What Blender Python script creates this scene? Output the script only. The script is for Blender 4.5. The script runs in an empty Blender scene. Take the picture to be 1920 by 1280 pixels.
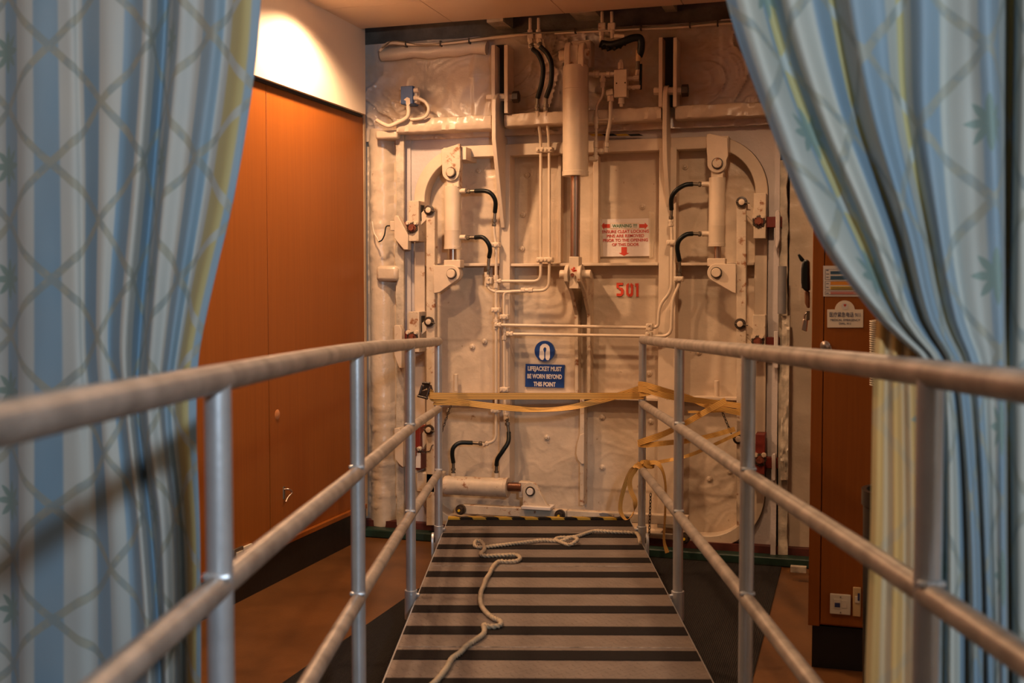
import bpy, bmesh, math, random
from mathutils import Vector, Matrix, noise
random.seed(5)
C = bpy.context.scene.collection
SC = bpy.context.scene
# ---------------------------------------------------------------- camera
F = 2080.0; YAW = math.radians(17.1); PIT = math.atan(100/F)
CAMZ = 1.48
cd = bpy.data.cameras.new('camera'); cam = bpy.data.objects.new('camera', cd); C.objects.link(cam)
cam.location = (0, 0, CAMZ); cam.rotation_euler = (math.pi/2 - PIT, 0, YAW)
cd.sensor_width = 36; cd.lens = 36*F/1920; cd.clip_start = .05
cd.dof.use_dof = True; cd.dof.focus_distance = 6.2; cd.dof.aperture_fstop = 4.0
SC.camera = cam
SC.view_settings.view_transform = 'Standard'; SC.view_settings.look = 'None'
SC.view_settings.exposure = 0.0; SC.view_settings.gamma = 1; SC.view_settings.use_curve_mapping = False
RM = cam.rotation_euler.to_matrix()
# ---------------------------------------------------------------- world + light
w = bpy.data.worlds.new('world'); SC.world = w; w.use_nodes = True
w.node_tree.nodes['Background'].inputs[0].default_value = (.42, .52, .68, 1)
w.node_tree.nodes['Background'].inputs[1].default_value = .2
def lamp(name, kind, loc, energy, col, rot=(0,0,0), **k):
    d = bpy.data.lights.new(name, kind); d.energy = energy; d.color = col
    for a, v in k.items(): setattr(d, a, v)
    o = bpy.data.objects.new(name, d); C.objects.link(o); o.location = loc; o.rotation_euler = rot
    return o
WARM = (1.0, .60, .335)
R = math.radians
lamp('downlight_lamp', 'SPOT', (-2.43, 5.08, 2.94), 135, WARM, spot_size=R(146), spot_blend=.45, shadow_soft_size=.05)
lamp('downlight_lamp', 'SPOT', (-2.40, 3.85, 2.94), 86, WARM, spot_size=R(155), spot_blend=.5, shadow_soft_size=.05)
lamp('downlight_lamp', 'SPOT', (-.50, 4.5, 2.94), 82, WARM, spot_size=R(155), spot_blend=.5, shadow_soft_size=.05)
lamp('downlight_lamp', 'SPOT', (-.9, 2.75, 2.94), 42, WARM, spot_size=R(150), spot_blend=.6, shadow_soft_size=.05)
lamp('downlight_lamp', 'SPOT', (-1.3, .9, 2.94), 20, WARM, spot_size=R(150), spot_blend=.6, shadow_soft_size=.05)
def aim(o, t):
    o.rotation_euler = (Vector(t) - o.location).to_track_quat('-Z', 'Y').to_euler()
k = lamp('cool_room_light', 'AREA', (.90, -.88, 2.12), 66, (.74, .87, 1.0), size=.12); aim(k, (-1.0, 2.6, 1.1))
# ---------------------------------------------------------------- pixel helpers (authoring measurements -> metres)
def ray(px, py):
    return RM @ Vector(((px-960)/F, -(py-640)/F, -1))
def P(px, py, Y=6.2):
    r = ray(px, py); t = Y/r.y
    return Vector((r.x*t, Y, CAMZ + r.z*t))
def PZ(px, py, z=0.0):
    r = ray(px, py); t = (z-CAMZ)/r.z
    return Vector((r.x*t, r.y*t, z))
def PX(px, py, X):
    r = ray(px, py); t = X/r.x
    return Vector((X, r.y*t, CAMZ + r.z*t))
def S(Y=6.2, px=1080):  # metres per pixel there
    r = ray(px, 540); return (Y/r.y)/F
# ---------------------------------------------------------------- materials
def newmat(name):
    m = bpy.data.materials.new(name); m.use_nodes = True
    nt = m.node_tree; b = nt.nodes['Principled BSDF']
    return m, nt, b
def N(nt, t, **kw):
    n = nt.nodes.new(t)
    for a, v in kw.items(): setattr(n, a, v)
    return n
def mixc(nt, fac, a, b):
    n = N(nt, 'ShaderNodeMix', data_type='RGBA')
    for s, v in ((0, fac), (6, a), (7, b)):
        if hasattr(v, 'is_output'): nt.links.new(v, n.inputs[s])
        elif isinstance(v, tuple): n.inputs[s].default_value = (*v[:3], 1)
        else: n.inputs[s].default_value = v
    return n.outputs[2]
def noi(nt, vec, scale, detail=4, rough=.55, dist=0):
    n = N(nt, 'ShaderNodeTexNoise'); n.inputs['Scale'].default_value = scale
    n.inputs['Detail'].default_value = detail; n.inputs['Roughness'].default_value = rough
    n.inputs['Distortion'].default_value = dist
    nt.links.new(vec, n.inputs['Vector']); return n.outputs['Fac']
def ramp(nt, v, a, b):
    n = N(nt, 'ShaderNodeMapRange'); n.inputs[1].default_value = a; n.inputs[2].default_value = b
    nt.links.new(v, n.inputs[0]); return n.outputs[0]
def M_(nt, op, a, b=None):
    n = N(nt, 'ShaderNodeMath', operation=op)
    for i, v in enumerate((a, b)):
        if v is None: continue
        if hasattr(v, 'is_output'): nt.links.new(v, n.inputs[i])
        else: n.inputs[i].default_value = v
    return n.outputs[0]
def geo(nt): return N(nt, 'ShaderNodeNewGeometry').outputs['Position']
def paint(name, col, rough=.45, var=.12, rust=0, bump=.15, bs=30, metal=0, scale=6, dirt=None, spec=.5, rustcol=(.16,.045,.015)):
    m, nt, b = newmat(name); p = geo(nt)
    c2 = tuple(x*(1-var*1.6) for x in col)
    col_s = mixc(nt, ramp(nt, noi(nt, p, scale), .35, .7), col, c2)
    if dirt:
        col_s = mixc(nt, M_(nt, 'MULTIPLY', ramp(nt, noi(nt, p, 2.3, 5), .48, .6), dirt[3]), col_s, dirt[:3])
    if rust:
        r = ramp(nt, noi(nt, p, 17, 6, .7), .74-rust*.22, .80-rust*.2)
        col_s = mixc(nt, r, col_s, rustcol)
    nt.links.new(col_s, b.inputs['Base Color'])
    b.inputs['Roughness'].default_value = rough; b.inputs['Metallic'].default_value = metal
    b.inputs['Specular IOR Level'].default_value = spec
    if bump:
        bn = N(nt, 'ShaderNodeBump'); bn.inputs['Strength'].default_value = bump; bn.inputs['Distance'].default_value = .01
        nt.links.new(noi(nt, p, bs, 5), bn.inputs['Height']); nt.links.new(bn.outputs[0], b.inputs['Normal'])
    return m
CREAM = (.66, .53, .39)
m_cream = paint('cream_paint', CREAM, .42, .12, .35, .12, rustcol=(.32,.17,.08))
m_rusty = paint('cream_paint_rusted', (.64,.52,.38), .45, .18, .8, .15, scale=9, rustcol=(.27,.11,.045))
m_wrap = paint('wrinkled_cream_lagging', (.53,.405,.29), .24, .12, .03, .5, 10, dirt=(.52,.46,.43,.85))
m_wrap2 = paint('painted_lagging_cloth', (.62,.50,.37), .27, .12, .3, .45, 16, rustcol=(.26,.14,.07))
m_lilac = paint('pale_grey_paint', (.55,.49,.46), .5, .08, 0, .2, 60)
m_old = paint('old_flaking_paint', (.56,.48,.37), .5, .3, .45, .5, 25, scale=14)
m_pipe = paint('painted_pipe', (.68,.555,.41), .36, .12, .2, .06, rustcol=(.32,.17,.08))
m_dark = paint('dark_void', (.03,.024,.018), .9, .1, 0, 0)
m_black = paint('black_rubber', (.005,.008,.008), .42, .1, 0, .1, 80, spec=.3)
m_steel = paint('fitting_steel', (.24,.20,.15), .4, .3, 0, .1, metal=.8)
m_chrome = paint('chrome_rod', (.50,.40,.33), .32, .05, 0, 0, metal=1)
m_rodrust = paint('rusty_rod', (.24,.09,.04), .35, .4, .6, .2, metal=.4)
m_bolt = paint('greasy_bolt', (.055,.035,.022), .4, .4, .5, .3)
m_red = paint('red_primer', (.20,.022,.010), .5, .2, .2, .15)
m_rust = paint('rust_stain', (.22,.05,.02), .7, .4, 0, .2, scale=40)
m_blue = paint('blue_enamel', (.02,.075,.22), .4, .2, 0, .1)
m_signblue = paint('sign_blue', (.008,.045,.20), .38, .1, 0, .08)
m_white = paint('white_lettering', (.74,.66,.58), .5, .05, 0, 0)
m_redink = paint('red_ink', (.55,.045,.02), .5, .05, 0, 0)
m_stencil = paint('red_stencil_paint', (.62,.05,.015), .5, .1, 0, .1)
m_green = paint('green_ink', (.03,.16,.05), .5, .05, 0, 0)
m_navy = paint('navy_ink', (.03,.04,.12), .5, .05, 0, 0)
m_paper = paint('laminated_paper', (.74,.66,.60), .16, .04, 0, .25, 14)
m_greentrim = paint('green_deck_paint', (.010,.035,.022), .5, .3, 0, .2)
m_darkred = paint('dark_red_deck_paint', (.10,.018,.010), .6, .3, 0, .2)
m_panel = paint('cream_wall_laminate', (.82,.70,.55), .38, .015, 0, 0)
m_ceil = paint('ceiling_laminate', (.74,.56,.41), .3, .01, 0, 0)
m_floor = paint('brown_floor_covering', (.15,.062,.018), .34, .25, 0, .08, 90, scale=3)
m_mat = paint('ribbed_mat', (.020,.015,.012), .9, .3, 0, .9, 160, scale=60)
m_plinth = paint('black_plinth', (.008,.006,.005), .5, .2, 0, .1)
m_alu = paint('rail_metal', (.56,.59,.62), .36, .10, 0, .06, 40, metal=.65, scale=12)
m_aluworn = paint('worn_rail_metal', (.43,.385,.34), .42, .3, 0, .04, 50, metal=.4, scale=14)
m_yellow = paint('yellow_hazard', (.50,.30,.02), .5, .2, 0, 0)
m_blackgrip = paint('black_grip_tape', (.014,.011,.010), .85, .15, 0, .5, 220, spec=.15)
m_plastic = paint('ivory_plastic', (.70,.62,.48), .35, .03, 0, 0)
m_ivory2 = paint('aged_ivory_plastic', (.62,.42,.20), .4, .05, 0, 0)
m_orange = paint('orange_ink', (.75,.28,.03), .5, .05, 0, 0)
m_gold = paint('yellow_ink', (.75,.48,.02), .5, .05, 0, 0)
m_teal = paint('teal_ink', (.05,.13,.20), .5, .05, 0, 0)
m_rope = paint('rope_fibre', (.52,.41,.27), .9, .15, 0, .5, 250, scale=30)
m_grey = paint('grey_duct_tape', (.19,.18,.18), .45, .2, 0, .1)
m_leather = paint('brown_leather', (.22,.09,.035), .5, .2, 0, .2)
m_lamp, nt, b = newmat('lamp_glow')
b.inputs['Emission Color'].default_value = (1, .75, .45, 1); b.inputs['Emission Strength'].default_value = 6

# wood
m_wood, nt, b = newmat('cherry_veneer')
p = geo(nt); mp = N(nt, 'ShaderNodeMapping'); nt.links.new(p, mp.inputs[0]); mp.inputs['Scale'].default_value = (14, 14, .35)
g1 = noi(nt, mp.outputs[0], 4, 6, .6, .6)
cs = mixc(nt, ramp(nt, g1, .2, .9), (.315,.094,.013), (.235,.066,.009))
nt.links.new(cs, b.inputs['Base Color']); b.inputs['Roughness'].default_value = .42
b.inputs['Specular IOR Level'].default_value = .25
# deck
m_deck, nt, b = newmat('tread_plate')
tc = N(nt, 'ShaderNodeTexCoord').outputs['Object']
sx = N(nt, 'ShaderNodeSeparateXYZ'); nt.links.new(tc, sx.inputs[0])
a_ = M_(nt, 'MULTIPLY', M_(nt, 'ADD', sx.outputs[0], sx.outputs[1]), 26); b_ = M_(nt, 'MULTIPLY', M_(nt, 'SUBTRACT', sx.outputs[0], sx.outputs[1]), 26)
fa = M_(nt, 'ABSOLUTE', M_(nt, 'SUBTRACT', M_(nt, 'FRACT', a_), .5)); fb = M_(nt, 'ABSOLUTE', M_(nt, 'SUBTRACT', M_(nt, 'FRACT', b_), .5))
par = M_(nt, 'MODULO', M_(nt, 'ABSOLUTE', M_(nt, 'ADD', M_(nt, 'FLOOR', a_), M_(nt, 'FLOOR', b_))), 2.0)
e1 = M_(nt, 'ADD', M_(nt, 'MULTIPLY', fa, 4.5), fb); e2 = M_(nt, 'ADD', M_(nt, 'MULTIPLY', fb, 4.5), fa)
mxn = N(nt, 'ShaderNodeMix'); nt.links.new(par, mxn.inputs[0]); nt.links.new(e1, mxn.inputs[2]); nt.links.new(e2, mxn.inputs[3])
hgt = ramp(nt, mxn.outputs[0], .46, .28)
bn = N(nt, 'ShaderNodeBump'); bn.inputs['Strength'].default_value = 1.0; bn.inputs['Distance'].default_value = .006
nt.links.new(hgt, bn.inputs['Height']); nt.links.new(bn.outputs[0], b.inputs['Normal'])
cs = mixc(nt, ramp(nt, noi(nt, tc, 9, 6, .65), .35, .7), (.225,.185,.155), (.155,.125,.105))
cs = mixc(nt, M_(nt, 'MULTIPLY', hgt, .35), cs, (.36,.31,.27))
nt.links.new(cs, b.inputs['Base Color']); b.inputs['Roughness'].default_value = .48; b.inputs['Metallic'].default_value = .25
# strap
m_strap, nt, b = newmat('yellow_webbing')
uv = N(nt, 'ShaderNodeUVMap').outputs[0]; sx = N(nt, 'ShaderNodeSeparateXYZ'); nt.links.new(uv, sx.inputs[0])
st = M_(nt, 'ABSOLUTE', M_(nt, 'SUBTRACT', M_(nt, 'FRACT', M_(nt, 'MULTIPLY', sx.outputs[1], 4.0)), .5))
cs = mixc(nt, ramp(nt, st, .36, .44), (.70,.41,.10), (.20,.08,.02))
nt.links.new(cs, b.inputs['Base Color']); b.inputs['Roughness'].default_value = .65
# curtain fabric
def fabric(name, yel, su_=.102, ph=0.0, c_a=(.17,.285,.385), c_b=(.43,.45,.42), lat=.8):
    """yel: list of (centre, half width) in metres across the cloth where the stripe is olive yellow"""
    m, nt, b = newmat(name)
    uv = N(nt, 'ShaderNodeUVMap').outputs[0]; sx = N(nt, 'ShaderNodeSeparateXYZ'); nt.links.new(uv, sx.inputs[0])
    u, v = sx.outputs[0], sx.outputs[1]
    s = M_(nt, 'FRACT', M_(nt, 'ADD', M_(nt, 'MULTIPLY', u, 1/su_), ph))
    tri = M_(nt, 'ABSOLUTE', M_(nt, 'SUBTRACT', s, .5))
    cs = mixc(nt, ramp(nt, tri, .225, .275), c_a, c_b)
    shade = ramp(nt, noi(nt, uv, 2.2, 2), .4, .6)
    cs2 = mixc(nt, M_(nt, 'MULTIPLY', shade, .35), cs, tuple((x+y)/2 for x, y in zip(c_a, c_b)))
    ym = 0.0
    for c, h in yel:
        k_ = ramp(nt, M_(nt, 'ABSOLUTE', M_(nt, 'SUBTRACT', u, c)), h, h-.006)
        ym = k_ if ym == 0.0 else M_(nt, 'MAXIMUM', ym, k_)
    cs3 = mixc(nt, ym, cs2, (.40,.36,.17)) if yel else cs2
    A = M_(nt, 'MULTIPLY', u, 1/.29); B = M_(nt, 'MULTIPLY', v, 1/.25)
    def band(op):
        f = M_(nt, 'ABSOLUTE', M_(nt, 'SUBTRACT', M_(nt, 'FRACT', M_(nt, op, A, B)), .5))
        return ramp(nt, f, .448, .460)
    bd = M_(nt, 'MAXIMUM', band('ADD'), band('SUBTRACT'))
    dash = ramp(nt, noi(nt, uv, 28, 2), .42, .56)
    lc = mixc(nt, dash, (.215,.26,.255), (.29,.295,.235)); lc = mixc(nt, ym, lc, (.36,.42,.44)) if yel else lc
    cs4 = mixc(nt, M_(nt, 'MULTIPLY', bd, lat), cs3, lc)
    # eight-pointed stars
    su = M_(nt, 'SUBTRACT', M_(nt, 'MULTIPLY', M_(nt, 'FRACT', M_(nt, 'ADD', M_(nt, 'MULTIPLY', A, .5), .25)), .5), .25)
    sv = M_(nt, 'SUBTRACT', M_(nt, 'FRACT', M_(nt, 'ADD', B, .5)), .5)
    X = M_(nt, 'MULTIPLY', su, 1); X = M_(nt, 'MULTIPLY', X, 2.0/1.0*.5*2/1); 
    Yv = M_(nt, 'MULTIPLY', sv, .25)
    X = M_(nt, 'MULTIPLY', M_(nt, 'SUBTRACT', M_(nt, 'FRACT', M_(nt, 'ADD', M_(nt, 'MULTIPLY', A, .5), .25)), .5), .58)
    rr = M_(nt, 'SQRT', M_(nt, 'ADD', M_(nt, 'MULTIPLY', X, X), M_(nt, 'MULTIPLY', Yv, Yv)))
    th = M_(nt, 'ARCTAN2', Yv, X)
    f8 = M_(nt, 'ABSOLUTE', M_(nt, 'SUBTRACT', M_(nt, 'FRACT', M_(nt, 'MULTIPLY', th, 8/(2*math.pi))), .5))
    lim = M_(nt, 'ADD', M_(nt, 'MULTIPLY', f8, .058), .020)
    star = ramp(nt, M_(nt, 'SUBTRACT', lim, rr), 0, .0015)
    cs5 = mixc(nt, M_(nt, 'MULTIPLY', star, .9), cs4, (.17,.25,.225))
    nt.links.new(cs5, b.inputs['Base Color']); b.inputs['Roughness'].default_value = .62
    b.inputs['Specular IOR Level'].default_value = .35
    b.inputs['Sheen Weight'].default_value = .15
    wv = noi(nt, uv, 300, 2); bn = N(nt, 'ShaderNodeBump'); bn.inputs['Strength'].default_value = .12; bn.inputs['Distance'].default_value = .002
    nt.links.new(wv, bn.inputs['Height']); nt.links.new(bn.outputs[0], b.inputs['Normal'])
    return m
# ---------------------------------------------------------------- mesh helpers
def obj(name, bm, m, parent=None, bevel=0, smooth=None):
    me = bpy.data.meshes.new(name); bmesh.ops.recalc_face_normals(bm, faces=bm.faces); bm.to_mesh(me); bm.free()
    for mm in (m if isinstance(m, (list, tuple)) else [m]): me.materials.append(mm)
    o = bpy.data.objects.new(name, me); C.objects.link(o)
    if parent:
        o.parent = parent; o.location = -Vector(parent.location)
        if parent.rotation_euler.z: o.matrix_basis = parent.matrix_basis.inverted()
    for p_ in me.polygons: p_.use_smooth = True
    if bevel:
        bv = o.modifiers.new('bevel', 'BEVEL'); bv.width = bevel; bv.segments = 2; bv.limit_method = 'ANGLE'; bv.angle_limit = R(35)
    me.set_sharp_from_angle(angle=R(38 if smooth is None else smooth))
    return o
def tag(o, label=None, cat=None, group=None, kind=None):
    if label: o['label'] = label
    if cat: o['category'] = cat
    if group: o['group'] = group
    if kind: o['kind'] = kind
    return o
def thing(name, loc, label, cat, group=None):
    o = bpy.data.objects.new(name, None); o.empty_display_size = .1; C.objects.link(o); o.location = loc
    bpy.context.view_layer.update()
    return tag(o, label, cat, group)
def struct(name, bm, m, **k): return tag(obj(name, bm, m, **k), kind='structure')
def box(bm, a, b, mi=0):
    a, b = Vector(a), Vector(b)
    lo = Vector([min(a[i], b[i]) for i in range(3)]); hi = Vector([max(a[i], b[i]) for i in range(3)])
    r = bmesh.ops.create_cube(bm, size=1, matrix=Matrix.Translation((lo+hi)/2) @ Matrix.Diagonal((*(hi-lo), 1)))
    if mi:
        for f in {f for v in r['verts'] for f in v.link_faces}: f.material_index = mi
    return bm
def B(): return bmesh.new()
def bpx(bm, x0, y0, x1, y1, Y, th, mi=0):
    """box whose front face spans these pixels at plane Y, th deep behind"""
    a = P(x0, (y0+y1)/2, Y); b = P(x1, (y0+y1)/2, Y); t = P((x0+x1)/2, y0, Y); c = P((x0+x1)/2, y1, Y)
    return box(bm, (a.x, Y, c.z), (b.x, Y+th, t.z), mi)
def poly(bm, pts, d, mi=0):
    """extrude polygon (3D coplanar points) by vector d"""
    d = Vector(d); n = len(pts)
    v0 = [bm.verts.new(p) for p in pts]; v1 = [bm.verts.new(Vector(p)+d) for p in pts]
    fs = [bm.faces.new(v0), bm.faces.new(v1[::-1])]
    for i in range(n): fs.append(bm.faces.new((v0[i], v0[(i+1) % n], v1[(i+1) % n], v1[i])))
    for f in fs: f.material_index = mi
    return bm
def ppx(bm, pts, Y, th, mi=0): return poly(bm, [P(x, y, Y) for x, y in pts], (0, th, 0), mi)
def frames(pts):
    T = []
    n = len(pts)
    for i in range(n):
        a = pts[max(i-1, 0)]; b = pts[min(i+1, n-1)]
        t = (b-a); T.append(t.normalized() if t.length > 1e-9 else Vector((0, 0, 1)))
    up = Vector((0, 0, 1)) if abs(T[0].z) < .9 else Vector((0, 1, 0))
    nrm = (up - T[0]*up.dot(T[0])).normalized(); out = []
    for t in T:
        nrm = (nrm - t*nrm.dot(t)).normalized(); out.append((t, nrm, t.cross(nrm)))
    return out
def smooth(pts, n=6):
    pts = [Vector(p) for p in pts]
    if len(pts) < 3: return pts
    out = []; q = [2*pts[0]-pts[1]] + pts + [2*pts[-1]-pts[-2]]
    for i in range(1, len(q)-2):
        p0, p1, p2, p3 = q[i-1:i+3]
        for j in range(n):
            t = j/n
            out.append(.5*((2*p1)+(p2-p0)*t+(2*p0-5*p1+4*p2-p3)*t*t+(3*p1-p0-3*p2+p3)*t**3))
    out.append(pts[-1]); return out
def tube(bm, pts, r, seg=12, mi=0, rf=None, caps=True):
    pts = [Vector(p) for p in pts]; fr = frames(pts); rings = []
    for i, (p, (t, n, b)) in enumerate(zip(pts, fr)):
        ring = []
        for j in range(seg):
            a = 2*math.pi*j/seg; rr = rf(i, a) if rf else r
            ring.append(bm.verts.new(p + (n*math.cos(a)+b*math.sin(a))*rr))
        rings.append(ring)
    fs = []
    for i in range(len(rings)-1):
        for j in range(seg):
            fs.append(bm.faces.new((rings[i][j], rings[i][(j+1) % seg], rings[i+1][(j+1) % seg], rings[i+1][j])))
    if caps: fs += [bm.faces.new(rings[0][::-1]), bm.faces.new(rings[-1])]
    for f in fs: f.material_index = mi
    return bm
def round_corner(pts, r, n=6):
    """polyline with filleted corners"""
    pts = [Vector(p) for p in pts]; out = [pts[0]]
    for i in range(1, len(pts)-1):
        a, c, b = pts[i-1], pts[i], pts[i+1]
        rr = min(r, (a-c).length*.48, (b-c).length*.48)
        s = c+(a-c).normalized()*rr; e = c+(b-c).normalized()*rr
        for k in range(n+1):
            t = k/n; out.append(s*(1-t)**2 + c*2*t*(1-t) + e*t*t)
    out.append(pts[-1]); return out
def cyl(bm, a, b, r, seg=20, mi=0): return tube(bm, [a, b], r, seg, mi)
def hexa(bm, a, b, r, mi=0): return tube(bm, [a, b], r, 6, mi)
def lathe(bm, a, b, prof, seg=28, mi=0):
    """prof: list of (t along a-b, radius)"""
    a, b = Vector(a), Vector(b); pts = [a+(b-a)*t for t, _ in prof]
    d = (b-a).normalized(); up = Vector((0, 0, 1)) if abs(d.z) < .9 else Vector((0, 1, 0))
    n = (up-d*up.dot(d)).normalized(); c = d.cross(n); rings = []
    for p, (_, r) in zip(pts, prof):
        rings.append([bm.verts.new(p+(n*math.cos(2*math.pi*j/seg)+c*math.sin(2*math.pi*j/seg))*r) for j in range(seg)])
    for i in range(len(rings)-1):
        for j in range(seg):
            bm.faces.new((rings[i][j], rings[i][(j+1) % seg], rings[i+1][(j+1) % seg], rings[i+1][j])).material_index = mi
    bm.faces.new(rings[0][::-1]).material_index = mi; bm.faces.new(rings[-1]).material_index = mi
    return bm
def arc(cx, cy, r, a0, a1, n=14):
    return [(cx+r*math.cos(R(a0+(a1-a0)*i/n)), cy-r*math.sin(R(a0+(a1-a0)*i/n))) for i in range(n+1)]
def text(body, size, loc, m, parent=None, name='lettering', sx=1, off=0, rotz=0, ext=.0008, wd=None):
    cu = bpy.data.curves.new('t', 'FONT'); cu.body = body; cu.size = size; cu.align_x = 'CENTER'; cu.align_y = 'CENTER'
    cu.offset = off; cu.extrude = ext; cu.resolution_u = 3; cu.space_line = 1.0
    t = bpy.data.objects.new('t', cu); C.objects.link(t); bpy.context.view_layer.update()
    me = bpy.data.meshes.new_from_object(t.evaluated_get(bpy.context.evaluated_depsgraph_get()))
    if wd:
        xs_ = [v.co.x for v in me.vertices]; sx = wd/(max(xs_)-min(xs_))
    bpy.data.objects.remove(t); me.materials.clear(); me.materials.append(m)
    me.transform(Matrix.Translation(loc) @ Matrix.Rotation(rotz, 4, 'Z') @ Matrix.Rotation(math.pi/2, 4, 'X') @ Matrix.Diagonal((sx, 1, 1, 1)))
    o = bpy.data.objects.new(name, me); C.objects.link(o); me.name = name
    if parent: o.parent = parent; o.location = -Vector(parent.location)
    return o
def wrinkled(x0, x1, z0, z1, Yf, nx, nz, amp, seed, sc=5, lump=None, seams=()):
    """a cloth-like sheet facing -Y with ridges, returned with a back so that it has thickness
    seams: ('x'|'z', position, lo, hi) overlap steps"""
    bm = B(); g = []
    for j in range(nz+1):
        row = []
        for i in range(nx+1):
            x = x0+(x1-x0)*i/nx; z = z0+(z1-z0)*j/nz
            q = Vector((x*sc, seed, z*sc)); q = q+noise.noise_vector(q*.8)*.8
            n1 = noise.noise(q); n2 = max(0, 1-abs(noise.noise(q*1.9+Vector((4, 0, 7))))*5); n3 = noise.noise(q*6); n4 = max(0, 1-abs(noise.noise(q*4.3+Vector((1, 0, 3))))*6)
            pa = max(0, min(1, .5+1.6*noise.noise(Vector((x*1.7, seed+3, z*1.7)))))
            d = amp*(n1*.55 + pa*(n2**2*.55+n4**2*.22) + n3*.08)
            for ax, p_, lo, hi in seams:
                c, o_ = (z, x) if ax == 'z' else (x, z)
                w_ = .004*noise.noise(Vector((o_*9, p_, seed)))
                if lo < o_ < hi: d += (.010 if amp > .02 else .006)*(.5+.5*math.tanh((c-p_-w_)/.006))*math.exp(-max(0, c-p_)/.08)
            y = Yf - d
            if lump: y -= lump(x, z)
            row.append(bm.verts.new((x, y, z)))
        g.append(row)
    for j in range(nz):
        for i in range(nx): bm.faces.new((g[j][i], g[j][i+1], g[j+1][i+1], g[j+1][i]))
    border = [g[0][i] for i in range(nx+1)] + [g[j][nx] for j in range(1, nz+1)] + [g[nz][i] for i in range(nx-1, -1, -1)] + [g[j][0] for j in range(nz-1, 0, -1)]
    bk = [bm.verts.new((v.co.x, Yf+.06, v.co.z)) for v in border]
    n = len(border)
    for i in range(n): bm.faces.new((border[i], border[(i+1) % n], bk[(i+1) % n], bk[i]))
    bm.faces.new(bk)
    return bm
# ================================================================ SETTING
WL = -2.767; ZC = 2.97; YC = 5.92
struct('floor', box(B(), (-4.5, -3, -.1), (3, 6.6, 0)), m_floor)
# ceiling made of long panels with seams
bm = B()
sx = [PZ(786, 0, ZC).x, PZ(1032, 0, ZC).x, PZ(1276, 0, ZC).x]
edges = [WL-.02]+sx+[sx[2]+.55, sx[2]+1.1, sx[2]+1.65, 2.6]
for i in range(len(edges)-1):
    yb = PZ(640, 15, ZC).y
    box(bm, (edges[i]+.002, yb+.002, ZC), (edges[i+1]-.002, YC, ZC+.03))
    box(bm, (edges[i]+.002, -3, ZC), (edges[i+1]-.002, yb-.002, ZC+.03))
struct('ceiling', bm, m_ceil)
struct('trim_1', box(B(), (-3.2, 3.0, 3.30), (2.6, 6.5, 3.35)), m_dark)      # steel deck above the ceiling void, near-black colour painting the void's shade
# left wall: panels of wood with a cream bulkhead above
bm = B()
seam = PX(500, 300, WL).y
for a, b2 in ((-3, 1.6), (1.604, 3.2), (3.204, seam-.003), (seam+.003, 6.02)):
    box(bm, (WL-.05, a, .20), (WL, b2, 2.48))
struct('wall_left', bm, m_wood, bevel=.002)
struct('trim_2', box(B(), (WL-.06, 6.02, .12), (WL+.004, 6.045, 2.50)), paint('pale_edge_strip', (.45,.32,.2), .4))
bm = box(B(), (WL-.05, -3, 2.49), (WL+.035, 5.98, ZC+.02))
struct('wall_left_upper', bm, m_panel)
struct('trim_3', box(B(), (WL-.05, -3, 2.475), (WL+.015, 5.98, 2.489)), m_dark)
struct('baseboard_left', box(B(), (WL-.05, -3, 0), (WL+.012, 6.0, .17)), m_plinth)
struct('trim_4', box(B(), (WL-.05, -3, .172), (WL+.02, 6.0, .20)), m_wood, bevel=.004)
struct('wall_rear', box(B(), (-2.8, -3.1, 0), (2.1, -3, ZC)), m_panel)
struct('wall_right', box(B(), (2.0, -3, 0), (2.1, 6.5, ZC)), m_panel)
# hull around the door
ZB = P(1000, 241, 6.0).z       # under side of ledge
xl = P(703, 300, 6.12).x; xr = 2.0
bm = wrinkled(WL-.3, xr, ZB-.02, P(1000, 62, 6.08).z, 6.085, 620, 120, .040, 3.1, 4.2, seams=(("z", P(1000, 137, 6.08).z, P(880, 137, 6.08).x, P(1240, 137, 6.08).x), ("x", P(886, 100, 6.08).x, 0, 9), ("x", P(1352, 100, 6.08).x, 2.5, 9)))
struct('wall_back', bm, m_wrap, smooth=75)
bm = box(B(), (-3.3, 6.30, -.1), (2.1, 6.36, 3.5))
struct('wall_back_hull', bm, m_lilac)
# wrapped ledge under the upper part
def ledge(x0, x1, seed, h0, h1):
    bm = B(); n = 90; seg = 14; rings = []
    for i in range(n+1):
        x = x0+(x1-x0)*i/n; ring = []
        for j in range(seg):
            a = 2*math.pi*j/seg; ca, sa = math.cos(a), math.sin(a)
            s = 1+.10*noise.noise(Vector((x*9, seed+ca*1.5, sa*1.5)))+.09*noise.noise(Vector((x*26, seed+ca*3, sa*3)))
            yy = 6.07-.085*s*math.copysign(abs(ca)**.22, ca); zz = (h0+h1)/2+(h1-h0)/2*s*math.copysign(abs(sa)**.3, sa)
            if sa < 0: zz = (h0+h1)/2-(h1-h0)/2*abs(sa)**.3
            ring.append(bm.verts.new((x, yy, zz)))
        rings.append(ring)
    for i in range(n):
        for j in range(seg): bm.faces.new((rings[i][j], rings[i][(j+1) % seg], rings[i+1][(j+1) % seg], rings[i+1][j]))
    bm.faces.new(rings[0][::-1]); bm.faces.new(rings[-1]); return bm
h0 = P(1000, 235, 5.98).z; h1 = P(1000, 210, 5.98).z
struct('trim_5', ledge(P(744, 230, 5.99).x, P(921, 230, 5.99).x, 1, h0-.01, h1+.0), m_wrap2, smooth=60)
struct('trim_5', ledge(P(946, 220, 5.99).x, P(1240, 220, 5.99).x, 4, h0, h1), m_wrap2, smooth=60)
struct('trim_5', ledge(P(1266, 210, 5.99).x, P(1600, 210, 5.99).x, 8, h0, h1), m_wrap2, smooth=60)
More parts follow.
